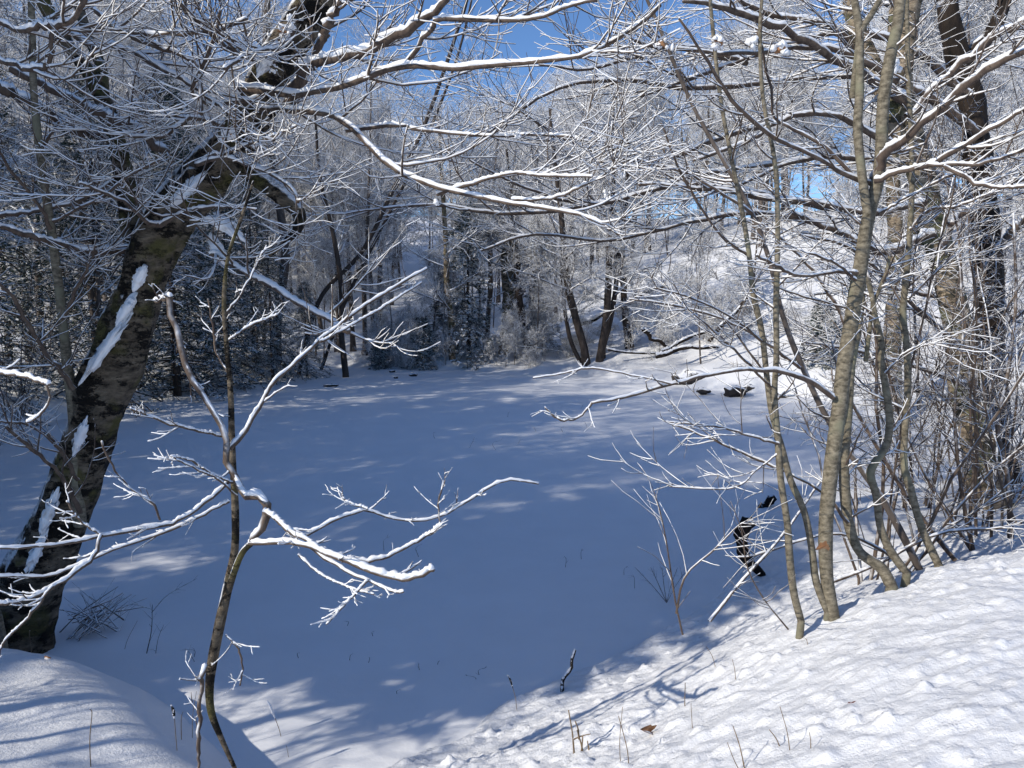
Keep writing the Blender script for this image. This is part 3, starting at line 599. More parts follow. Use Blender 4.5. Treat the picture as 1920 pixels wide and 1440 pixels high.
Lb = [([(318, 558), (330, 620), (350, 690), (388, 752), (424, 815), (430, 880), (460, 925), (497, 942), (492, 985), (470, 1018)], 3.5, 3.2, 0, 5, 8),
      ([(292, 566), (305, 560), (320, 558)], 3.6, 3.5, 0, 3, 5),
      ([(468, 1018), (560, 1020), (640, 1048), (720, 1078), (770, 1082), (815, 1068)], 3.2, 2.9, 0.05, 5, 6),
      ([(497, 958), (530, 985), (560, 1010), (620, 1052), (680, 1085), (740, 1110), (757, 1108)], 3.2, 2.95, 0, 4, 2.5),
      ([(497, 960), (540, 990), (600, 1030), (650, 1052)], 3.2, 3.0, 0, 5, 4),
      ([(640, 1052), (720, 1045), (790, 1010), (826, 985)], 3.1, 3.2, 0, 3.5, 3),
      ([(560, 1012), (640, 970), (690, 958), (750, 975), (820, 970), (870, 945), (940, 902), (1010, 907)], 3.15, 3.5, 0, 3, 1.8),
      ([(690, 1088), (650, 1130), (612, 1170)], 3.0, 2.9, 0, 2.5, 1.6),
      ([(428, 903), (380, 945), (340, 972), (300, 985), (190, 1005), (100, 1022), (0, 1027)], 3.3, 2.8, 0, 4, 3),
      ([(430, 940), (400, 955), (330, 990), (200, 1035), (100, 1078), (0, 1080)], 3.3, 2.9, 0, 3, 2.5),
      ([(190, 1003), (170, 1050), (100, 1100), (40, 1128), (0, 1132)], 3.0, 2.7, 0, 4, 3.5),
      ([(100, 1098), (50, 1160), (10, 1200), (-5, 1235)], 2.8, 2.7, 0, 2.5, 2),
      ([(430, 842), (470, 790), (500, 735), (540, 690), (600, 640), (660, 590), (720, 550), (800, 505)], 3.35, 3.9, 0, 5, 2),
      ([(600, 640), (650, 615), (720, 575), (790, 530)], 3.6, 3.9, 0, 2.5, 1.5),
      ([(425, 820), (380, 810), (310, 792), (245, 765)], 3.4, 3.1, 0, 3, 2),
      ([(437, 905), (400, 890), (355, 862), (322, 856)], 3.3, 3.1, 0, 2.5, 1.8),
      ([(445, 930), (410, 900), (370, 880), (325, 858)], 3.3, 3.05, 0, 2.2, 1.6),
      ([(300, 975), (285, 940), (250, 920), (215, 880), (190, 828)], 3.1, 3.0, 0, 2.2, 1.8),
      ([(190, 1005), (150, 975), (125, 940)], 3.0, 2.95, 0, 2.5, 2),
      ([(422, 590), (450, 555), (480, 500), (500, 460)], 3.5, 3.7, 0, 2.2, 1.5), ([(428, 700), (405, 660), (400, 620), (390, 560)], 3.45, 3.5, 0, 2.2, 1.5),
      ([(425, 640), (470, 610), (520, 590)], 3.5, 3.5, 0, 2, 1.5),
      ([(424, 1190), (445, 1215), (455, 1250), (450, 1285)], 3.3, 3.3, 0, 2, 1.5),
      ([(372, 1440), (372, 1380), (376, 1300), (382, 1245)], 3.1, 3.2, 0, 3, 5),
      ([(560, 1040), (600, 1075), (650, 1100), (700, 1115)], 3.1, 3.0, 0, 2.5, 1.6),
      ([(690, 955), (650, 940), (640, 925)], 3.2, 3.2, 0, 2, 1.5), ([(825, 985), (822, 940), (835, 900)], 3.3, 3.35, 0, 2, 1.3)]
dress(B, Lb, (5, 2), (0.05, 0.18), 1.05, 0.0022, M_TWIG, 23, tr=0.0016)
# the broken tip hanging in at the left edge
E = empty('snowy_twig', at(-30, 695, 2.6), 'thick snow-covered twig reaching in at the left edge beside the leaning trunk', 'twig')
dress(E, [([(-60, 690), (0, 699), (50, 706), (95, 720)], 2.7, 2.5, 0, 4, 3.5), ([(88, 722), (93, 750), (72, 780), (50, 793)], 2.5, 2.5, 0, 2, 2.2)], (1, 0), (0.05, 0.1), 1.0, 0.003, M_TWIG, 24)

# ---------------- saplings on the near right bank
def sapling(name, label, stems, L, d, seed, mat=None, tw=(8, 4), tl=(0.2, 0.8), snow=0.8, cat='tree', tr=0.0024, third=0, flat=0.5, side='stem', foot=(0, 0.05, -0.35), minr=0.0013):
    p = stems[0][0][0]; o = at(p[0], p[1], d); t = empty(name, o, label, cat)
    ex = []
    for pts, d0, d1, rr in stems:
        G = Geo(t.location); P, r = trunk_geo(G, pts, d0, d1, [q * 0.87 for q in rr], sides=12, n=50, amp=0.05, foot=foot); G.build(side, mat or M_SAP, t)
        i = np.linspace(10, 50, KH).astype(int); ex.append((P[i], r[i]))
    X = (np.array([e[0] for e in ex]), np.array([e[1] for e in ex]))
    dress(t, L, tw, tl, snow, minr, M_TWIG, seed, extra=X, tr=tr, third=third, flat=flat)
    return t
sapling('smooth_sapling', 'thickest smooth-barked sapling on the right bank, forking high up', [
    ([(1562, 1160), (1552, 1100), (1548, 1050), (1548, 990), (1553, 930), (1562, 850), (1574, 760), (1582, 690), (1592, 630), (1603, 560), (1613, 500), (1622, 440), (1632, 390), (1645, 340), (1652, 280), (1655, 200), (1668, 110), (1682, 50), (1690, -30)], 4.1, 4.5, [15, 14, 15, 15, 16, 16, 16, 15, 15, 14, 13, 13, 12, 12, 11, 11]),
    ([(1626, 400), (1614, 310), (1608, 240), (1612, 170), (1612, 90), (1610, 50), (1598, -20)], 4.3, 4.5, [9, 9, 9, 8, 8, 7]),
    ([(1612, 60), (1635, 25), (1660, -20)], 4.45, 4.5, [6, 6, 5])],
   [([(1640, 345), (1662, 290), (1700, 255), (1780, 190), (1850, 128), (1930, 90)], 4.4, 3.9, 0, 9, 7),
    ([(1645, 345), (1590, 330), (1520, 290), (1440, 250), (1380, 195), (1330, 120), (1275, 35)], 4.4, 3.9, 0, 5, 2.5),
    ([(1640, 338), (1700, 318), (1760, 300), (1860, 240), (1930, 200)], 4.3, 3.8, 0, 6, 4),
    ([(1740, 308), (1830, 308), (1880, 295), (1930, 280)], 4.1, 3.8, 0, 4, 3), ([(1770, 312), (1830, 342), (1880, 352), (1930, 348)], 4.0, 3.8, 0, 4, 3),
    ([(1600, 330), (1540, 270), (1480, 240), (1450, 215), (1445, 160), (1420, 60)], 4.4, 4.4, 0, 3.5, 2),
    ([(1610, 512), (1560, 510), (1500, 518), (1460, 500), (1420, 480)], 4.3, 4.0, 0, 4, 2.5), ([(1605, 525), (1560, 490), (1500, 470)], 4.2, 4.0, 0, 3, 2),
    ([(1648, 400), (1700, 370), (1780, 330), (1860, 300)], 4.4, 4.2, 0, 3, 2)], 4.1, 31, tw=(5, 4), tl=(0.15, 0.55))
dress(bpy.data.objects['smooth_sapling'], [([(1562, 745), (1500, 706), (1420, 692), (1340, 702), (1270, 718), (1170, 745), (1110, 755)], 4.2, 3.6, 0, 5, 2.5), ([(1110, 755), (1085, 782), (1050, 787), (1022, 765)], 3.6, 3.55, 0, 2.5, 1.8), ([(1260, 720), (1170, 700), (1105, 690), (1060, 700), (1000, 708)], 3.75, 3.7, 0, 2, 1.4)], (4, 2), (0.06, 0.22), 0.8, 0.0014, M_TWIG, 310, tr=0.0016)
sapling('second_sapling', 'darker sapling pressed close behind the thickest smooth-barked sapling', [
    ([(1672, 1100), (1652, 1065), (1612, 1035), (1592, 985), (1584, 920), (1583, 860), (1590, 780), (1596, 690), (1612, 600), (1620, 520)], 4.3, 4.7, [13, 12, 10, 11, 11, 10, 9, 8, 7, 5])],
   [([(1600, 640), (1560, 560), (1500, 480), (1430, 420)], 4.6, 4.9, 0, 4, 2), ([(1590, 980), (1540, 920), (1440, 870), (1350, 830), (1250, 790)], 4.3, 4.4, 0, 3.5, 1.8)], 4.3, 32, tw=(6, 4), tl=(0.15, 0.5))
sapling('crooked_sapling', 'crooked sapling with a sharp kink low down, right of the thickest sapling', [
    ([(1700, 1075), (1668, 1030), (1650, 985), (1643, 930), (1632, 890), (1640, 868), (1662, 835), (1668, 790), (1662, 735), (1652, 680), (1652, 640), (1640, 590), (1636, 560), (1628, 530), (1618, 515)], 4.4, 4.6, [9, 9, 8, 8, 9, 8, 8, 8, 7, 7, 6, 5, 5, 4]),
    ([(1636, 572), (1650, 540), (1662, 510), (1668, 480)], 4.6, 4.6, [4, 4, 3])],
   [([(1640, 600), (1600, 580), (1520, 560), (1460, 540)], 4.5, 4.4, 0, 2.5, 1.6), ([(1660, 700), (1700, 660), (1760, 640)], 4.5, 4.4, 0, 2.5, 1.5)], 4.4, 33, tw=(7, 4), tl=(0.18, 0.65))
sapling('curving_sapling', 'slender sapling bent at the foot, rising straight beside the crooked one', [
    ([(1760, 1060), (1728, 990), (1708, 920), (1695, 870), (1698, 790), (1702, 720), (1700, 650), (1693, 590), (1700, 510), (1706, 430), (1710, 340), (1708, 250), (1702, 120), (1700, -20)], 4.7, 5.0, [9, 8, 8, 7, 7, 7, 7, 6, 6, 5, 5, 4])],
   [([(1702, 560), (1745, 520), (1800, 470)], 4.8, 4.8, 0, 3, 2), ([(1706, 430), (1740, 395), (1800, 385), (1860, 360)], 4.8, 4.6, 0, 3, 2)], 4.7, 34, tw=(8, 5))
sapling('left_sapling', 'thin olive sapling, leftmost of the stems on the right bank', [
    ([(1502, 1165), (1488, 1110), (1480, 1040), (1476, 980), (1464, 900), (1458, 820), (1452, 740), (1456, 660), (1455, 580), (1457, 500), (1458, 400), (1452, 300), (1430, 180), (1425, 60), (1430, -20)], 4.0, 4.4, [8, 8, 8, 7, 7, 7, 6, 6, 6, 5, 5, 4, 4, 3])],
   [([(1460, 832), (1400, 815), (1340, 800), (1250, 790)], 4.1, 3.9, 0, 3, 1.5), ([(1460, 850), (1420, 880), (1370, 915), (1255, 913)], 4.1, 4.1, 0, 2, 1.4), ([(1458, 740), (1420, 700), (1360, 640), (1290, 580)], 4.2, 4.0, 0, 3, 1.6)], 4.0, 35, tw=(7, 4), tl=(0.18, 0.65))
sapling('forked_sapling', 'thin sapling curving up from the foot of the thickest one and leaning left', [
    ([(1552, 1148), (1530, 1090), (1522, 1030), (1508, 960), (1482, 900), (1466, 840), (1446, 770), (1436, 690), (1428, 620), (1412, 550), (1405, 480), (1392, 400), (1372, 300), (1350, 180), (1335, 40), (1330, -20)], 4.1, 4.6, [8, 8, 7, 7, 7, 6, 6, 6, 5, 5, 4, 4, 3])],
   [([(1428, 640), (1380, 600), (1300, 560), (1230, 540)], 4.3, 4.0, 0, 2.5, 1.4), ([(1405, 480), (1350, 440), (1280, 330), (1240, 230)], 4.4, 4.2, 0, 3, 1.5)], 4.1, 36, tw=(7, 4), tl=(0.18, 0.65))
sapling('leaning_sapling', 'purple-grey sapling leaning left across the pond between the others', [
    ([(1730, 1080), (1690, 1000), (1650, 930), (1560, 800), (1510, 700), (1470, 600), (1440, 480), (1400, 380), (1300, 200), (1240, 60), (1200, -30)], 5.2, 5.6, [8, 8, 7, 6, 6, 5, 5, 4, 4, 3])],
   [([(1500, 690), (1400, 620), (1300, 580), (1180, 560)], 5.3, 5.0, 0, 3, 1.5), ([(1410, 400), (1300, 330), (1200, 300), (1100, 240)], 5.4, 5.2, 0, 3, 1.5)], 5.2, 37, tw=(7, 5), mat=M_FAR)
# big birches further right
def bigtree(name, label, stems, L, mat, seed, **k):
    p, d = stems[0][0][0], stems[0][1]; t = empty(name, at(p[0], p[1], d), label, 'tree'); ex = []
    for i_, (pts, d0, d1, rr) in enumerate(stems):
        G = Geo(t.location); P, r = trunk_geo(G, pts, d0, d1, rr, sides=22, n=80, amp=0.10, foot=(0, 0, -0.5)); G.build('trunk' if i_ == 0 else 'limb', mat, t)
        i = np.linspace(20, 80, KH).astype(int); ex.append((P[i], r[i]))
    dress(t, L, extra=(np.array([e[0] for e in ex]), np.array([e[1] for e in ex])), seed=seed, **k); return t
bigtree('tan_birch', 'large tan-barked tree with peeling patches behind the right saplings', [
    ([(1862, 960), (1848, 900), (1835, 820), (1812, 730), (1800, 640), (1782, 560), (1768, 500), (1752, 440), (1738, 380), (1728, 320), (1705, 230), (1690, 150), (1700, 60), (1715, -30)], 8.0, 8.4, [36, 33, 31, 28, 25, 23, 22, 22, 21, 19, 18, 17, 15]),
    ([(1735, 370), (1700, 280), (1640, 130), (1600, 40), (1590, -30)], 8.2, 8.6, [16, 15, 14, 12])],
   [([(1720, 300), (1650, 260), (1560, 215), (1480, 220), (1400, 265), (1300, 300)], 8.0, 7.0, 0, 7, 3), ([(1700, 190), (1600, 130), (1480, 60), (1380, 20), (1280, 0)], 8.1, 7.2, 0, 9, 4),
    ([(1735, 380), (1640, 400), (1540, 385), (1400, 365), (1300, 350), (1200, 345)], 8.0, 7.2, 0, 7, 3), ([(1750, 440), (1650, 470), (1560, 430), (1480, 400)], 8.1, 7.5, 0, 9, 5),
    ([(1760, 470), (1800, 400), (1880, 350), (1940, 330)], 8.1, 7.8, 0, 7, 4), ([(1800, 650), (1700, 560), (1600, 470), (1500, 440)], 8.0, 7.2, 0, 5, 2), ([(1695, 160), (1560, 90), (1400, 100), (1240, 90), (1150, 60)], 8.1, 7.2, 0, 6, 2),
    ([(1810, 720), (1720, 690), (1620, 660), (1500, 640)], 7.8, 7.0, 0, 5, 2), ([(1700, 220), (1780, 140), (1880, 60), (1940, 30)], 8, 7.6, 0, 8, 6)], M_BIRCH, 41, twigs=(9, 6), tl=(0.5, 1.7), tr=0.0034, third=2, snow=0.8, minr=0.002, flat=0.5)
bigtree('dark_tree', 'thick blackish-trunked tree just behind the large tan-barked tree', [
    ([(1885, 935), (1868, 850), (1862, 760), (1852, 650), (1855, 560), (1848, 470), (1842, 380), (1835, 300), (1828, 240), (1818, 170), (1795, 110), (1780, 40), (1772, -30)], 9.6, 10.0, [34, 29, 26, 24, 23, 23, 22, 21, 21, 20, 18, 17]),
    ([(1830, 240), (1800, 130), (1860, 60), (1890, -20)], 9.8, 10.2, [15, 13, 12, 10])],
   [([(1830, 250), (1740, 180), (1640, 130), (1560, 50), (1450, 30), (1380, 0)], 9.7, 9.0, 0, 8, 4), ([(1845, 400), (1760, 330), (1650, 300), (1500, 300), (1380, 350)], 9.7, 8.8, 0, 7, 3),
    ([(1850, 500), (1900, 430), (1960, 380)], 9.6, 9.0, 0, 8, 5), ([(1850, 620), (1760, 560), (1640, 540), (1480, 560)], 9.6, 8.8, 0, 5, 2), ([(1855, 660), (1900, 600), (1960, 560)], 9.5, 9, 0, 5, 3),
    ([(1820, 180), (1700, 90), (1560, 60), (1350, 130), (1200, 180)], 9.8, 8.6, 0, 8, 3), ([(1860, 760), (1760, 740), (1660, 700), (1560, 620)], 9.4, 8.8, 0, 5, 2),
    ([(1640, 400), (1480, 375), (1300, 345), (1120, 385), (960, 400), (800, 385), (650, 400)], 9.5, 7.5, 0.3, 6, 2), ([(1500, 300), (1300, 330), (1180, 370), (1080, 380), (980, 350), (880, 300)], 9.3, 7.8, 0, 5, 2),
    ([(1640, 140), (1480, 150), (1300, 165), (1180, 150), (1060, 160), (940, 230), (860, 290)], 9.5, 7.8, 0, 6, 2), ([(1500, 215), (1360, 255), (1240, 300), (1130, 290), (1020, 240), (960, 190)], 9.2, 7.6, 0, 5, 2),
    ([(1560, 420), (1420, 400), (1300, 415), (1150, 450), (1000, 440), (900, 470)], 9.2, 7.8, 0, 5, 1.8), ([(1400, 120), (1300, 90), (1220, 100), (1100, 130), (1010, 120)], 9.0, 7.8, 0, 5, 1.8)], M_DARK, 42, twigs=(9, 6), tl=(0.6, 1.9), tr=0.0036, third=2, snow=0.75, minr=0.002, flat=0.5)
# ---------------- distinct dark trunks on the far bank
def fartree(name, label, stems, seed, mat=None, n=(16, 8, 6, 3), L=(1.6, 3.6)):
    global rng
    p, d = stems[0][0][0], stems[0][1]; foot = at(p[0], p[1], d); t = empty(name, foot, label, 'tree'); ex = []; rng = np.random.default_rng(seed)
    for i_, (pts, dd, rr) in enumerate(stems):
        G = Geo(t.location); P, r = trunk_geo(G, pts, dd, dd, rr, sides=9, n=40, amp=0.10, foot=(0, 0, -0.8)); G.build('trunk', mat or M_FARD, t)
        i = np.linspace(14, 40, 12).astype(int); ex.append((P[i], r[i]))
    P = np.array([e[0] for e in ex]); R = np.array([e[1] for e in ex]); G = Geo(t.location)
    P1, R1 = grow(P, R, n[0], L, (30, 70), 7, 0.12, 0.08, (0, 1), (0.5, 0.012, 0.05), 0.6, 0.3)
    P2, R2 = grow(P1, R1, n[1], (L[0] * .4, L[1] * .4), (28, 60), 5, 0.14, 0.05, (0.15, 1), (0.6, 0.009, 0.02), 0.6, 0.4)
    P3, R3 = grow(P2, R2, n[2], (L[0] * .25, L[1] * .25), (28, 60), 4, 0.14, 0.05, (0.1, 1), (0.7, 0.0075, 0.011), 0.8, 0.5)
    P4, R4 = grow(P3, R3, n[3], (L[0] * .1, L[1] * .12), (28, 60), 3, 0.14, 0.05, (0.1, 1), (0.7, 0.0065, 0.008), 0.8, 0.7)
    for a, b, k in ((P1, R1, 5), (P2, R2, 4), (P3, R3, 3), (P4, R4, 3)): G.tubes(a, b, k, cap=False)
    G.build('crown', M_FARTWIG, t)
fartree('dark_twin_tree', 'dark left trunk of the pair on the far bank, a thin stem at its foot', [([(1100, 690), (1094, 650), (1080, 600), (1066, 545), (1058, 480), (1052, 400), (1040, 300), (1030, 200)], 30.5, [9, 7, 7, 7, 6, 5, 4, 2]), ([(1092, 685), (1072, 645), (1060, 590), (1052, 520), (1056, 440)], 30.7, [4, 4, 3, 2])], 51)
fartree('dark_forked_tree', 'dark right trunk of the pair on the far bank, forking near its foot', [([(1122, 690), (1128, 650), (1136, 600), (1141, 520), (1142, 440), (1150, 350), (1148, 240), (1155, 150)], 30.5, [8, 7, 7, 6, 5, 4, 3, 2]), ([(1130, 655), (1144, 600), (1154, 540), (1160, 470), (1175, 380)], 30.8, [5, 5, 4, 3])], 52)
fartree('grey_lone_tree', 'narrow grey trunk standing alone just right of the dark pair', [([(1180, 648), (1172, 590), (1168, 520), (1166, 440), (1175, 360), (1180, 260)], 32.0, [8, 6, 6, 5, 4, 2])], 53)
fartree('leaning_pair_tree', 'dark trunk leaning left beside a straight one, left of the open slope', [([(990, 650), (982, 610), (972, 550), (968, 480), (962, 400), (950, 280)], 33.0, [8, 7, 6, 6, 4, 2])], 54)
fartree('straight_pair_tree', 'straight dark trunk touching the left-leaning one, left of the open slope', [([(1000, 650), (997, 580), (999, 500), (1000, 420), (1006, 300), (1010, 230)], 33.4, [6, 6, 5, 4, 2])], 55)
fartree('snag_tree', 'broken tan-coloured snag among the hemlocks of the far bank', [([(944, 655), (952, 600), (954, 540), (950, 480), (956, 420), (960, 330)], 33.8, [10, 12, 13, 11, 9, 4])], 56, mat=M_BIRCH)
fartree('yellow_birch', 'pale yellowish trunk at the water line between the small hemlocks', [([(850, 690), (847, 650), (846, 600), (838, 540), (836, 460), (830, 350), (822, 220)], 31.8, [6, 6, 5, 5, 4, 2])], 57, mat=M_BIRCH)
fartree('shoreline_tree', 'dark leaning trunk at the left end of the far bank, arching over the ice', [([(648, 700), (640, 620), (640, 540), (625, 440), (600, 330), (590, 200)], 28.5, [6, 5, 5, 4, 3, 2])], 58, n=(10, 6, 5, 2))
fartree('big_wood_tree', 'stout dark trunk in the wood between the leaning tree and the open sky', [([(520, 700), (520, 600), (535, 480), (520, 360), (505, 220), (500, 60), (505, -40)], 29.5, [9, 8, 8, 7, 7, 6, 5])], 59, mat=M_FAR, n=(22, 8, 6, 3), L=(1.6, 3.6))
fartree('sky_gap_tree', 'slender dark tree slanting up through the gap of blue sky', [([(560, 700), (600, 560), (680, 470), (740, 350), (790, 250), (830, 140), (870, 20), (885, -40)], 29.0, [4, 4, 4, 3.5, 3.5, 3, 2])], 60, n=(16, 6, 5, 2), L=(1.2, 3.0))
fartree('sky_gap_sapling', 'thinner of the two dark stems crossing the gap of blue sky', [([(600, 700), (650, 560), (720, 420), (790, 280), (850, 130), (880, 20), (890, -40)], 31.0, [3, 3, 3, 2.5, 2, 1.5])], 61, n=(14, 6, 5, 2), L=(1.2, 2.8))
fartree('slope_tree', 'stout reddish-grey trunk on the snowy slope behind the curving sapling', [([(1674, 705), (1674, 600), (1680, 500), (1676, 380), (1670, 200), (1680, 0), (1680, -60)], 17.0, [15, 14, 13, 12, 11, 9])], 62, mat=M_BIRCH, n=(20, 8, 6, 3), L=(1.2, 2.8))

# ---------------- dead branches and brush on the near right bank
def stick(name, label, cat, paths, mat, snow=0.0, group=None, sides=7, tw=0, tl=(0.05, 0.2), seed=5, rough=0.25, extra=None):
    """paths: (3-D points, r0, r1)"""
    global rng
    rng = np.random.default_rng(seed); o = paths[0][0][0]; G = Geo(o); S = Geo(o)
    P = np.array([spline(p, 14) for p, a, b in paths]); R = np.array([np.linspace(a, b, 14) for p, a, b in paths])
    G.tubes(P, R, sides, rough)
    if snow: q, s = snow_on(P, R, snow, 0.0015, 3); S.tubes(q, s, 5, 0.4)
    if tw:
        P2, R2 = grow(P, R, tw, tl, (25, 60), 5, 0.12, 0.03, (0.15, 1), (0.6, 0.0012, 0.004), 0.8, 0.5); G.tubes(P2, R2, 4)
        if snow: q, s = snow_on(P2, R2, snow, 0.0012, 2); S.tubes(q, s, 4, 0.4)
    b = G.build(name, mat); b.location = [float(v) for v in o]; tag(b, label, cat, group)
    if S.V: S.build('snow', M_SNOWB, b)
    return b
def up(px, py, h, dx=0, dy=0):          # a stalk foot on the snow under a pixel, and its top
    p = gp(px, py); return [p + np.array([0, 0, -0.04]), p + np.array([dx * 0.45, dy * 0.4, h * 0.5]), p + np.array([dx, dy, h])]
def pxs(pts, d0, d1): return list(poly3(pts, d0, d1, 0, len(pts)))
RB = [([(1330, 1165), (1390, 1090), (1470, 1000), (1540, 900), (1600, 830)], 4.3, 4.8, 'long purple-brown dead branch slanting up from the bank foot', 0.012),
      ([(1280, 1190), (1265, 1120), (1250, 1020), (1238, 960), (1225, 918)], 4.3, 4.3, 'tall thin frosted shoot standing alone right of the middle', 0.006),
      ([(1268, 1150), (1285, 1080), (1340, 1030), (1385, 985), (1412, 975)], 4.25, 4.1, 'white frosted branch forking from the lone frosted shoot', 0.007),
      ([(1478, 1180), (1430, 1120), (1400, 1060), (1392, 1000), (1370, 940)], 4.0, 3.9, 'thin frosted twig crossing in front of the black stump', 0.005),
      ([(1720, 1085), (1650, 1030), (1560, 1000), (1420, 1040), (1380, 1045)], 4.7, 4.5, 'dead branch lying low between the sapling feet', 0.012),
      ([(1800, 1060), (1720, 960), (1640, 830), (1580, 720), (1560, 640)], 5.4, 5.8, 'dead stem leaning left behind the crooked sapling', 0.02),
      ([(1840, 1060), (1790, 980), (1740, 900), (1690, 790), (1660, 700)], 5.6, 6.2, 'dead stem leaning left in front of the tan birch', 0.02),
      ([(1560, 1090), (1640, 1060), (1760, 1000), (1880, 990), (1940, 970)], 5.2, 5.2, 'long fallen branch with snow reaching the right edge', 0.016),
      ([(1700, 1085), (1760, 1000), (1830, 960), (1900, 900)], 5.3, 5.5, 'snowy fallen branch pointing up to the right edge', 0.013),
      ([(1905, 980), (1880, 920), (1850, 780), (1840, 640)], 5.4, 5.6, 'dry stem upright in front of the tan birch foot', 0.011),
      ([(1895, 1010), (1890, 900), (1870, 800), (1890, 700), (1905, 560), (1900, 400)], 5.6, 6.2, 'twisted stem near the right edge', 0.022),
      ([(1830, 1060), (1800, 900), (1790, 760), (1805, 640), (1800, 500)], 5.6, 6.0, 'pale lichen-spotted stem overlapping the tan birch trunk', 0.016)]
for k, (pts, d0, d1, lab, r) in enumerate(RB):
    stick('dead_branch', lab, 'branch', [(pxs(pts, d0, d1), r, r * 0.4)], M_TWIG, 0.7, sides=8, tw=14, tl=(0.12, 0.6), seed=70 + k)
# thicket stems on the near right bank, behind the saplings
TG = 'thin tangled stems of the thicket on the right bank'
TH = {'th%d' % i: None for i in range(3)}
def mk_thicket(seed):
    def f():
        global rng
        rng = np.random.default_rng(seed); n = 7; K = 10
        az = rng.random(n) * 6.28; P = np.zeros((n, K, 3)); s = np.linspace(0, 1, K); h = 1.4 + 1.8 * rng.random(n)
        sp = 0.3 + 0.9 * rng.random(n)
        P[:, :, 0] = np.cos(az)[:, None] * (0.08 + sp[:, None] * s ** 1.4); P[:, :, 1] = np.sin(az)[:, None] * (0.08 + sp[:, None] * s ** 1.4); P[:, :, 2] = h[:, None] * s - 0.25
        P[:, 1:] += np.cumsum(rng.normal(size=(n, K - 1, 3)) * 0.025, 1)
        R = (0.006 + 0.008 * rng.random(n))[:, None] * np.linspace(1, .4, K); T = Geo(); T.tubes(P, R, 6, 0.15)
        G = Geo(); P2, R2 = grow(P, R, 8, (0.3, 1.0), (30, 65), 7, 0.12, 0.03, (0.15, 1), (0.5, 0.0025, 0.006), 0.6, 0.5); G.tubes(P2, R2, 4, cap=False)
        P3, R3 = grow(P2, R2, 5, (0.12, 0.4), (30, 60), 5, 0.14, 0.03, (0.1, 1), (0.7, 0.002, 0.004), 0.7, 0.6); G.tubes(P3, R3, 3, cap=False)
        P4, R4 = grow(P3, R3, 3, (0.05, 0.15), (30, 60), 3, 0.14, 0.03, (0.1, 1), (0.7, 0.0018, 0.003), 0.7, 0.7); G.tubes(P4, R4, 3, cap=False)
        return [('stems', T, M_TWIG), ('twigs', G, M_TWIG)]
    return f
rs = random.Random(5)
for k in range(11):
    px = rs.uniform(1660, 2020); d = rs.uniform(7.5, 12.5) if k % 4 else rs.uniform(5.4, 6.5); x = (px - 960) / F_PX * d
    plant('th%d' % (k % 3), mk_thicket(500 + k % 3), (x, d, ground_z(x, d)), rs.random() * 6.28, rs.uniform(0.8, 1.3), 'thicket_bush', 'tangled bare bush in the thicket on the right bank', 'bush', TG, ())
for k in range(16):                     # the same on the left shore
    px = rs.uniform(-60, 330); d = rs.uniform(7.5, 17); x = (px - 960) / F_PX * d
    if sdf(np.array([x]), np.array([d]))[0] < 0.1: continue
    plant('th%d' % (k % 3), mk_thicket(500 + k % 3), (x, d, ground_z(x, d)), rs.random() * 6.28, rs.uniform(0.9, 1.5), 'thicket_bush', 'tangled bare bush in the shade behind the leaning tree', 'bush', 'bushes in the shade of the left shore', ())
MG = 'bare trees on the snowy slope to the right'
k = 0
while k < 14:
    px = rs.uniform(1290, 2100); d = rs.uniform(12.5, 33); x = (px - 960) / F_PX * d
    if sdf(np.array([x]), np.array([d]))[0] < 0.8 or not ok(x, d, 1.2): continue
    kind = rs.choice(['young0', 'young1', 'young2', 'tall3', 'tall4', 'young1', 'tall1'])
    wood(kind, x, d, 'bare frosted tree on the snowy slope behind the right saplings', MG, s=rs.uniform(0.7, 1.05), lean=(rs.gauss(0, .05), rs.gauss(0, .05))); k += 1
for k in range(8):
    px = rs.uniform(1330, 2000); d = rs.uniform(14, 30); x = (px - 960) / F_PX * d
    if sdf(np.array([x]), np.array([d]))[0] < 0.5: continue
    wood(rs.choice(['shrub0', 'shrub1']), x, d, 'low frosted bush on the snowy slope to the right', 'low bushes on the right slope', s=rs.uniform(0.5, 1.0), name='frosted_bush', cat='bush')
LG = 'bare trees among the dark hemlocks on the left'
k = 0
while k < 13:
    px = rs.uniform(-150, 440); d = rs.uniform(15, 31); x = (px - 960) / F_PX * d
    if sdf(np.array([x]), np.array([d]))[0] < 0.6 or not ok(x, d, 1.2): continue
    wood(rs.choice(['tall0', 'tall1', 'tall3', 'young1', 'tall2', 'young0']), x, d, 'bare frosted tree among the dark hemlocks on the left', LG, s=rs.uniform(0.75, 0.95), lean=(rs.gauss(0, .05), rs.gauss(0, .05))); k += 1

# ---------------- logs, stumps, stones
def log3(name, label, cat, pts, r0, r1, mat, snow=0.9, seed=9, rough=0.35, sides=10):
    q = spline(pts, 7); g_ = np.random.default_rng(seed); q[1:] += g_.normal(size=(6, 3)) * r0 * 0.45
    return stick(name, label, cat, [(list(q), r0, r1)], mat, snow, sides=sides, seed=seed, rough=rough, tw=5 if r0 > 0.05 and pts[0][1] > 20 else 0, tl=(0.3, 1.3))
_ds = float(gp(1430, 1082)[1]); _de = float(gp(1428, 960)[1])
log3('black_stump', 'crooked black stump leaning out of the snow beside the pond edge', 'stump', pxs([(1436, 1100), (1420, 1068), (1396, 1040), (1390, 1005), (1402, 975)], _ds, _ds), 0.03, 0.07, M_BLACK, 0.12, 1, 0.6)
log3('black_log_end', 'small black log end sticking from the snow bank behind the black stump', 'log', pxs([(1426, 966), (1438, 950), (1448, 934)], _de, _de + 0.1), 0.05, 0.06, M_BLACK, 0.3, 2, 0.5)
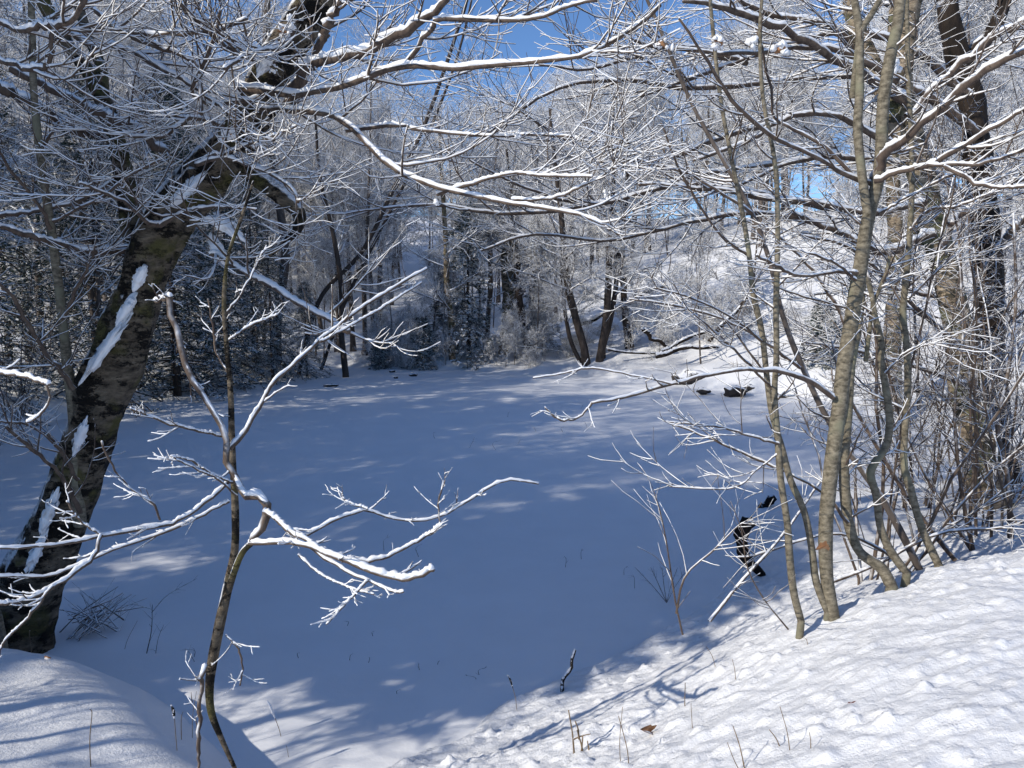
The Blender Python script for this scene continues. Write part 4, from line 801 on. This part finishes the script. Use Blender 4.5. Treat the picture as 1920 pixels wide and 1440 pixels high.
log3('snow_topped_stick', 'short thick stick with a snow ridge, poking out of the near bank edge', 'stick', [gp(1048, 1300) + np.array([-.01, -.01, -.05]), gp(1048, 1300) + np.array([0.05, 0.06, 0.09]), gp(1048, 1300) + np.array([0.13, 0.16, 0.25])], 0.013, 0.011, M_DARK, 1.2, 3, 0.3)
for k, (pts, d, r, lab) in enumerate([([(1085, 612), (1115, 598), (1150, 578)], 33, 0.14, 'dark fallen log on the slope between the twin trunks and the forked tree'),
                                      ([(1165, 570), (1210, 548), (1250, 540)], 35, 0.14, 'snow-capped fallen log higher on the far slope'),
                                      ([(1140, 655), (1200, 662), (1290, 668)], 29.5, 0.07, 'long low log lying at the foot of the slope'),
                                      ([(1205, 618), (1235, 640), (1262, 655)], 29.0, 0.12, 'slanting log of the heap on the far right bank'),
                                      ([(1240, 660), (1280, 640), (1330, 622)], 28.0, 0.11, 'upper log of the heap on the far right bank'),
                                      ([(1230, 668), (1290, 655), (1345, 650)], 27.5, 0.12, 'lowest snow-covered log of the heap on the far right bank'),
                                      ([(1330, 640), (1400, 560), (1420, 540)], 27.0, 0.10, 'long dead limb leaning out of the log heap'),
                                      ([(950, 650), (1010, 652), (1065, 662)], 31.3, 0.03, 'thin snowy log along the far bank behind the bushes')]):
    log3('fallen_log', lab, 'log', pxs(pts, d, d + 0.6), r * 0.7, r * 0.4, M_DARK, 1.1, 20 + k, 0.6)
def rock(name, label, cat, c, r, sq, mat, seed, group=None):
    global rng
    rng = np.random.default_rng(seed); G = Geo(c); G.blob(c, r, sq, 16, 0.28); G.V[0] += rng.normal(size=G.V[0].shape) * r * 0.04
    o = G.build(name, mat); o.location = [float(v) for v in c]; return tag(o, label, cat, group)
for k, (px, py, w_, h_, lab) in enumerate([(1292, 722, 30, 20, 'large snow-topped stone at the far right shore'), (1318, 735, 14, 6, 'dark wet stone at the foot of the large snow-topped stone'), (1338, 718, 15, 12, 'upright dark stone right of the large snow-topped stone'),
                                           (1380, 738, 24, 10, 'long flat black stone lying in the pond snow near the far right shore'), (1405, 731, 15, 8, 'smaller black stone touching the long flat one'), (1470, 743, 9, 4, 'little dark stone alone at the right shore')]):
    p = onz(px, py, 0.1); s = p[1] / F_PX; rock('stone', lab, 'stone', (p[0], p[1], 0.08 + 0.5 * h_ * s), w_ * s, (1, 0.7, h_ / w_), M_STONE, 90 + k)
for k, (px, py, w_, h_) in enumerate([(775, 703, 9, 3), (742, 708, 4, 2), (620, 722, 14, 2), (735, 696, 7, 2)]):
    p = onz(px, py, 0.05); s = p[1] / F_PX
    rock('shore_stone', ['low dark stone under the small hemlocks', 'tiny dark stone left of the low dark stone', 'flat dark sliver on the ice at the far left', 'small stone behind the tiny dark stone'][k], 'stone', (p[0], p[1], 0.05), w_ * s, (1, 0.7, h_ / w_), M_STONE, 97 + k)
# weathered post cut by the left edge
g = onz(2, 1232, 0.35); G = Geo(g); P = np.array([[g + np.array([0, 0, -0.3]), g + np.array([0.0, 0, 0.1]), g + np.array([-0.02, 0, 0.34]), g + np.array([-0.045, 0, 0.40])]]); G.tubes(P, np.array([[0.05, 0.048, 0.042, 0.02]]), 14, 0.08)
b = G.build('weathered_post', M_SAP); b.location = g; tag(b, 'short round weathered post cut by the left edge', 'post')
# brush pile on the left shore
g = onz(185, 1180, 0.05); o = empty('brush_pile', g, 'dark pile of crossed sticks on the left shore below the leaning tree', 'brush pile'); rng = np.random.default_rng(4)
for k in range(46):
    a = rng.random() * 3.14; e = rng.normal() * 0.35 + (0.5 if k % 3 == 0 else 0.1); L = 0.12 + 0.26 * rng.random(); c = g + np.array([rng.normal() * 0.10, rng.normal() * 0.08, 0.06 + abs(rng.normal()) * 0.07])
    v = np.array([math.cos(a) * math.cos(e), math.sin(a) * math.cos(e), math.sin(abs(e))]) * L; G = Geo(g); P = spline([c - v * 0.8, c + rng.normal(size=3) * 0.02, c + v], 6)[None]; rr = 0.003 + 0.006 * rng.random()
    G.tubes(P, np.linspace(rr, rr * 0.5, 6)[None], 6, 0.2); G.build('stick', M_TWIG, o)
# ---------------- stalks and weeds
def seed_stalk(name, label, px, py, h, dx, hl, hr, mat, snowy, seed, r=0.0022):
    global rng
    rng = np.random.default_rng(seed); p = gp(px, py); t = empty(name, p, label, 'stalk'); G = Geo(p); S = spline([p - [0, 0, .06], p + [dx * .4, 0, h * .5], p + [dx, 0.01, h]], 12)
    G.tubes(S[None], np.full((1, 12), r), 5, 0.1); G.build('stem', M_STALK, t)
    q = spline([S[-1], S[-1] + (S[-1] - S[-2]) / np.linalg.norm(S[-1] - S[-2]) * hl * .6 + [-0.003, 0, 0], S[-1] + (S[-1] - S[-2]) / np.linalg.norm(S[-1] - S[-2]) * hl + [-0.012, 0, 0]], 12)
    G = Geo(p); G.tubes(q[None], (hr * np.sin(np.linspace(0.35, 2.9, 12)))[None], 8, 0.5); G.build('seed_head', mat, t)
    if snowy:
        for k in range(9):
            c = q[rng.integers(1, 11)] + rng.normal(size=3) * hr * .5; G2 = Geo(p) if k == 0 else G2; G2.blob(c, hr * .55, n=6)
        G2.build('snow', M_SNOWB, t)
seed_stalk('dark_seed_stalk', 'dark seed head on a straight stalk at the lower left, flecked with snow', 333, 1412, 0.20, -0.012, 0.085, 0.008, M_SEED, True, 1)
seed_stalk('frosted_plume', 'tall stalk with a white frosted plume standing left of the bottom centre', 532, 1398, 0.19, -0.055, 0.13, 0.009, M_SNOWB, False, 2)
seed_stalk('leaning_seed_stalk', 'thin dark seed stalk at the pond edge right of the bottom centre', 970, 1328, 0.14, -0.03, 0.10, 0.006, M_SEED, True, 3)
def weed(label, px, py, segs, d=None, name='dry_stem', cat='stem', r=0.002, seed=1, mat=None, group=None, snow=0.4, tw=0):
    p = gp(px, py); s = p[1] / F_PX
    pts = [p + [0, 0, -0.04]] + [p + np.array([a * s, 0.3 * b * s * (k % 2) * .3, b * s]) for k, (a, b) in enumerate(segs)]
    return stick(name, label, cat, [(pts, r, r * 0.6)], mat or M_STALK, snow, sides=5, tw=tw, tl=(0.03, 0.09), seed=seed, group=group)
W = [(170, 1440, [(2, 60), (4, 110), (6, 125)], 'dark upright twig in the lower left corner'), (60, 1225, [(-2, 40), (-3, 45)], 'short dark stem beside the weathered post'), (545, 1440, [(-3, 20), (-8, 45)], 'brown stub at the bottom edge left of centre'),
     (340, 1390, [(2, 45), (4, 60)], 'pale straight stem beside the dark seed stalk'), (360, 1385, [(4, 50), (10, 95)], 'pale reed leaning on the sapling foot'), (230, 1230, [(10, 30), (30, 70)], 'thin stem on the crest of the left mound'),
     (1180, 1440, [(-5, 40), (-22, 105)], 'thin upright stem in front near the curled leaf'), (1165, 1435, [(-4, 50), (2, 118)], 'dark thin stem left of the curled leaf'), (1300, 1375, [(-3, 20), (-5, 60)], 'short stem left on the right bank'),
     (1292, 1325, [(-8, -2), (-8, 40), (-9, 50)], 'lone vertical stem by the yellow-stained snow'), (1345, 1255, [(-10, 25), (-22, 45)], 'brown stub by the shadowed step'), (1380, 1275, [(-3, 20), (-8, 42)], 'thin stem by the shadowed step'),
     (1400, 1440, [(-15, 45), (-28, 85)], 'dark double stem near the bottom edge, right of centre'), (1484, 1410, [(-10, 40), (-24, 92)], 'long thin dark stem in the trampled snow'), (1520, 1415, [(-1, 25), (-3, 45)], 'grey stub with frayed tip near the bottom edge'),
     (1470, 1405, [(-15, 20), (-30, 40)], 'thin dark stem leaning left on the bank'), (1518, 1215, [(-6, 15), (-12, 22)], 'short twig on the bank below the saplings'), (1395, 1440, [(-18, 12), (-34, 52)], 'left dark stem of a leaning group near the bottom edge')]
for k, (px, py, sg, lab) in enumerate(W): weed(lab, px, py, sg, seed=200 + k, r=0.0022 if k % 3 else 0.003)
# weeds standing through the ice
IW = [(880, 838, 22), (930, 842, 18), (970, 832, 12), (815, 820, 12), (1005, 808, 10), (952, 780, 8), (1090, 765, 8), (1100, 800, 12), (1055, 808, 10), (1190, 1100, 30), (1060, 1060, 20), (1090, 1045, 16), (720, 1030, 26), (785, 1040, 22), (905, 1270, 22), (885, 1280, 16), (787, 1255, 14), (1170, 1075, 14),
      (560, 1230, 8), (655, 1235, 10), (690, 1240, 8), (700, 1190, 8), (650, 1170, 8), (615, 1160, 8), (820, 1245, 8), (745, 1300, 8), (360, 1235, 26), (290, 1230, 60), (370, 1245, 34)]
for k, (px, py, h) in enumerate(IW):
    g = onz(px, py, 0.02); s = g[1] / F_PX; rr = random.Random(k); pts = [g + [0, 0, -.03], g + np.array([rr.uniform(-.5, .5) * h * s, 0, h * s * .6]), g + np.array([rr.uniform(-.9, .9) * h * s, 0, h * s * rr.uniform(.7, 1.1)])]
    stick('pond_weed', 'small dead weed sticking through the snow on the pond', 'weed', [(pts, 0.0016 + 0.00012 * g[1], 0.0012)], M_SEED, 0, group='dead weeds standing in the pond snow', sides=4, tw=3, tl=(0.4 * h * s, 0.8 * h * s), seed=300 + k)
# the frosted twigs in the pond near the right edge of the shade, and small brush
g = onz(1250, 1130, 0.05); stick('frosted_brush', 'small dark brush of frosted twigs behind the lone frosted shoot', 'brush', [([g, g + [a, .05, .16], g + [a * 2.2, .05, .34]], 0.004, 0.002) for a in (-.14, -.07, -.02, .05, .1)], M_TWIG, 0.4, tw=6, tl=(0.08, 0.2), seed=77)
g = onz(275, 1225, 0.1); stick('dark_sprig', 'thin branching dark sprig rising at the pond edge right of the brush pile', 'sprig', [([g, g + [.05, 0, .2], g + [.07, 0, .42]], 0.004, 0.002), ([g + [.06, 0, .35], g + [.2, 0, .5], g + [.42, .05, .62]], 0.003, 0.0015), ([g + [.06, 0, .38], g + [-.1, 0, .42], g + [-.22, 0, .36]], 0.003, 0.0015)], M_SEED, 0, tw=7, tl=(.08, .22), seed=78)
# ---------------- dead leaves
def leaf(name, label, c, size, rot, mat, curl=1.2, seed=1):
    global rng
    rng = np.random.default_rng(seed); c = np.asarray(c, float); n, m = 9, 7; u = np.linspace(-1, 1, n); v = np.linspace(-1, 1, m); U, V = np.meshgrid(u, v)
    w_ = (1 - U ** 2) ** 0.6 * (1 + 0.2 * np.sin(U * 9)); X = U; Y = V * w_ * 0.45; Z = curl * 0.35 * (V ** 2) * w_ + 0.3 * np.sin(U * 2.2 + 1) + rng.normal(size=U.shape) * 0.03
    P = np.stack([X, Y, Z], -1).reshape(-1, 3) * size / 2
    from mathutils import Euler
    P = P @ np.array(Euler(rot).to_matrix()).T
    top = P; bot = P - np.array([0, 0, size * 0.02]); I = (np.arange(m - 1)[:, None] * n + np.arange(n - 1)[None]).ravel(); q = np.stack([I, I + 1, I + n + 1, I + n], 1)
    G = Geo(c); G.add(top + c, q); G.add(bot + c, q[:, ::-1]); o = G.build(name, mat); o.location = [float(t) for t in c]; return tag(o, label, 'leaf')
p = gp(1212, 1385); leaf('curled_leaf', 'large curled brown leaf standing in the snow near the bottom centre', p + [0, 0, 0.045], 0.10, (1.2, 0.6, 0.9), M_LEAF, 2, 1)
p = gp(1600, 1332); leaf('red_leaf', 'narrow dark red leaf lying on the right bank', p + [0, 0, 0.012], 0.075, (0.2, 0, -0.35), M_RED, 0.8, 2)
p = gp(513, 1362); leaf('brown_chip', 'small dark brown curled leaf beside the frosted plume', p + [0, 0, 0.01], 0.035, (0.3, 0.2, -0.3), M_RED, 1.5, 3)
p = gp(400, 1310); leaf('snowy_leaf', 'curled pale leaf with snow at the foot of the frosted sapling', p + [0, 0, 0.03], 0.05, (1.0, 0.2, 0.6), M_LEAF, 2, 4)
leaf('hanging_leaf', 'crumpled brown leaf caught on a twig low on the thickest sapling', at(1542, 1030, 4.0), 0.075, (0.4, 0.2, 0.1), M_LEAF, 2.5, 5)
p = gp(90, 1240); leaf('withered_leaf', 'withered pale leaf hanging on a stem at the left shore', p + [0, 0, 0.03], 0.05, (1.3, 0.3, 0.2), M_LEAF, 2.2, 6)
p = gp(150, 1240); leaf('folded_leaf', 'folded tan leaf standing below the brush pile', p + [0, 0, 0.02], 0.07, (1.2, 0.5, 1.2), M_LEAF, 2.2, 7)
# broken dry stalks at the bottom, right of centre
p = gp(1085, 1420); t = empty('broken_stalks', p, 'clump of broken pale stalks at the bottom, left of the curled leaf', 'stalks')
for k, (a, b) in enumerate([((-.02, -.03), (-.055, .26)), ((.03, -.04), (-.01, .15)), ((.0, -.04), (.02, .12)), ((.05, -.03), (.045, .09)), ((-.03, .1), (.06, .13)), ((.0, .1), (-.02, .2))]):
    G = Geo(p); P = spline([p + [a[0], 0, a[1]], p + [(a[0] + b[0]) / 2 + .006, .01, (a[1] + b[1]) / 2], p + [b[0], 0.0, b[1]]], 8)[None]; G.tubes(P, np.linspace(.0055, .003, 8)[None], 7, 0.3); G.build('stalk', M_STALK, t)
# ---------------- pillows of snow caught in the twigs overhead
TF = [(528, 52, 5.0, 14, 'leaf'), (545, 40, 5.0, 10, ''), (705, 147, 4.8, 16, 'leaf'), (425, 245, 4.9, 15, 'leaf'), (482, 262, 4.8, 11, ''), (513, 130, 4.9, 7, ''), (1236, 78, 4.4, 12, 'leaf'), (1343, 72, 4.4, 13, 'leaf'), (1418, 76, 4.4, 13, ''), (1460, 84, 4.3, 14, 'leaf'), (964, 248, 4.4, 9, ''),
      (1028, 320, 4.3, 6, ''), (1138, 366, 4.3, 7, ''), (818, 378, 4.4, 7, ''), (1165, 325, 4.5, 7, ''), (1683, 128, 7.9, 16, ''), (1665, 283, 4.4, 7, '')]
NM = ['beside the topmost trunk of the leaning tree, larger of two', 'smaller one touching the larger by the leaning tree top', 'on the long white bough at the lower left of the sky gap', 'on the middle of the leaning tree, left of the trunk', 'just right of the one on the middle of the leaning tree', 'small, above the long white bough near the trunk', 'at the top, right of the sky gap',
      'left of three in a row at the upper right', 'middle of three in a row at the upper right', 'right of three in a row at the upper right', 'hanging in the centre of the twigs below the sky gap', 'tiny, right of the hanging centre one', 'small, above the dark twin trunks', 'small, where the long bough crosses under the sky gap',
      'small, over the dark forked tree', 'large, in the crotch of the tan birch', 'in the fork of the thickest sapling']
for k, (px, py, d, r, lf) in enumerate(TF):
    rng = np.random.default_rng(800 + k); c = at(px, py, d); s = d / F_PX; t = empty('snow_tuft', c, 'tuft of snow ' + NM[k], 'snow tuft'); G = Geo(c)
    for j in range(11): G.blob(c + rng.normal(size=3) * r * s * np.array([0.55, 0.4, 0.4]) + [0, 0, -j * r * s * 0.06], r * s * (0.16 + .3 * rng.random()), n=9, rough=0.5)
    G.build('snow', M_SNOWB, t)
    if lf:
        o_ = leaf('leaf', '', c + [0.02, -0.01, -r * s * 0.75], r * s * 1.5, (1.2, 0.4, k), M_LEAF, 2, k)
        del o_['label']; del o_['category']; o_.parent = t; o_.location = (0.005, -0.01, -r * s * 0.7)
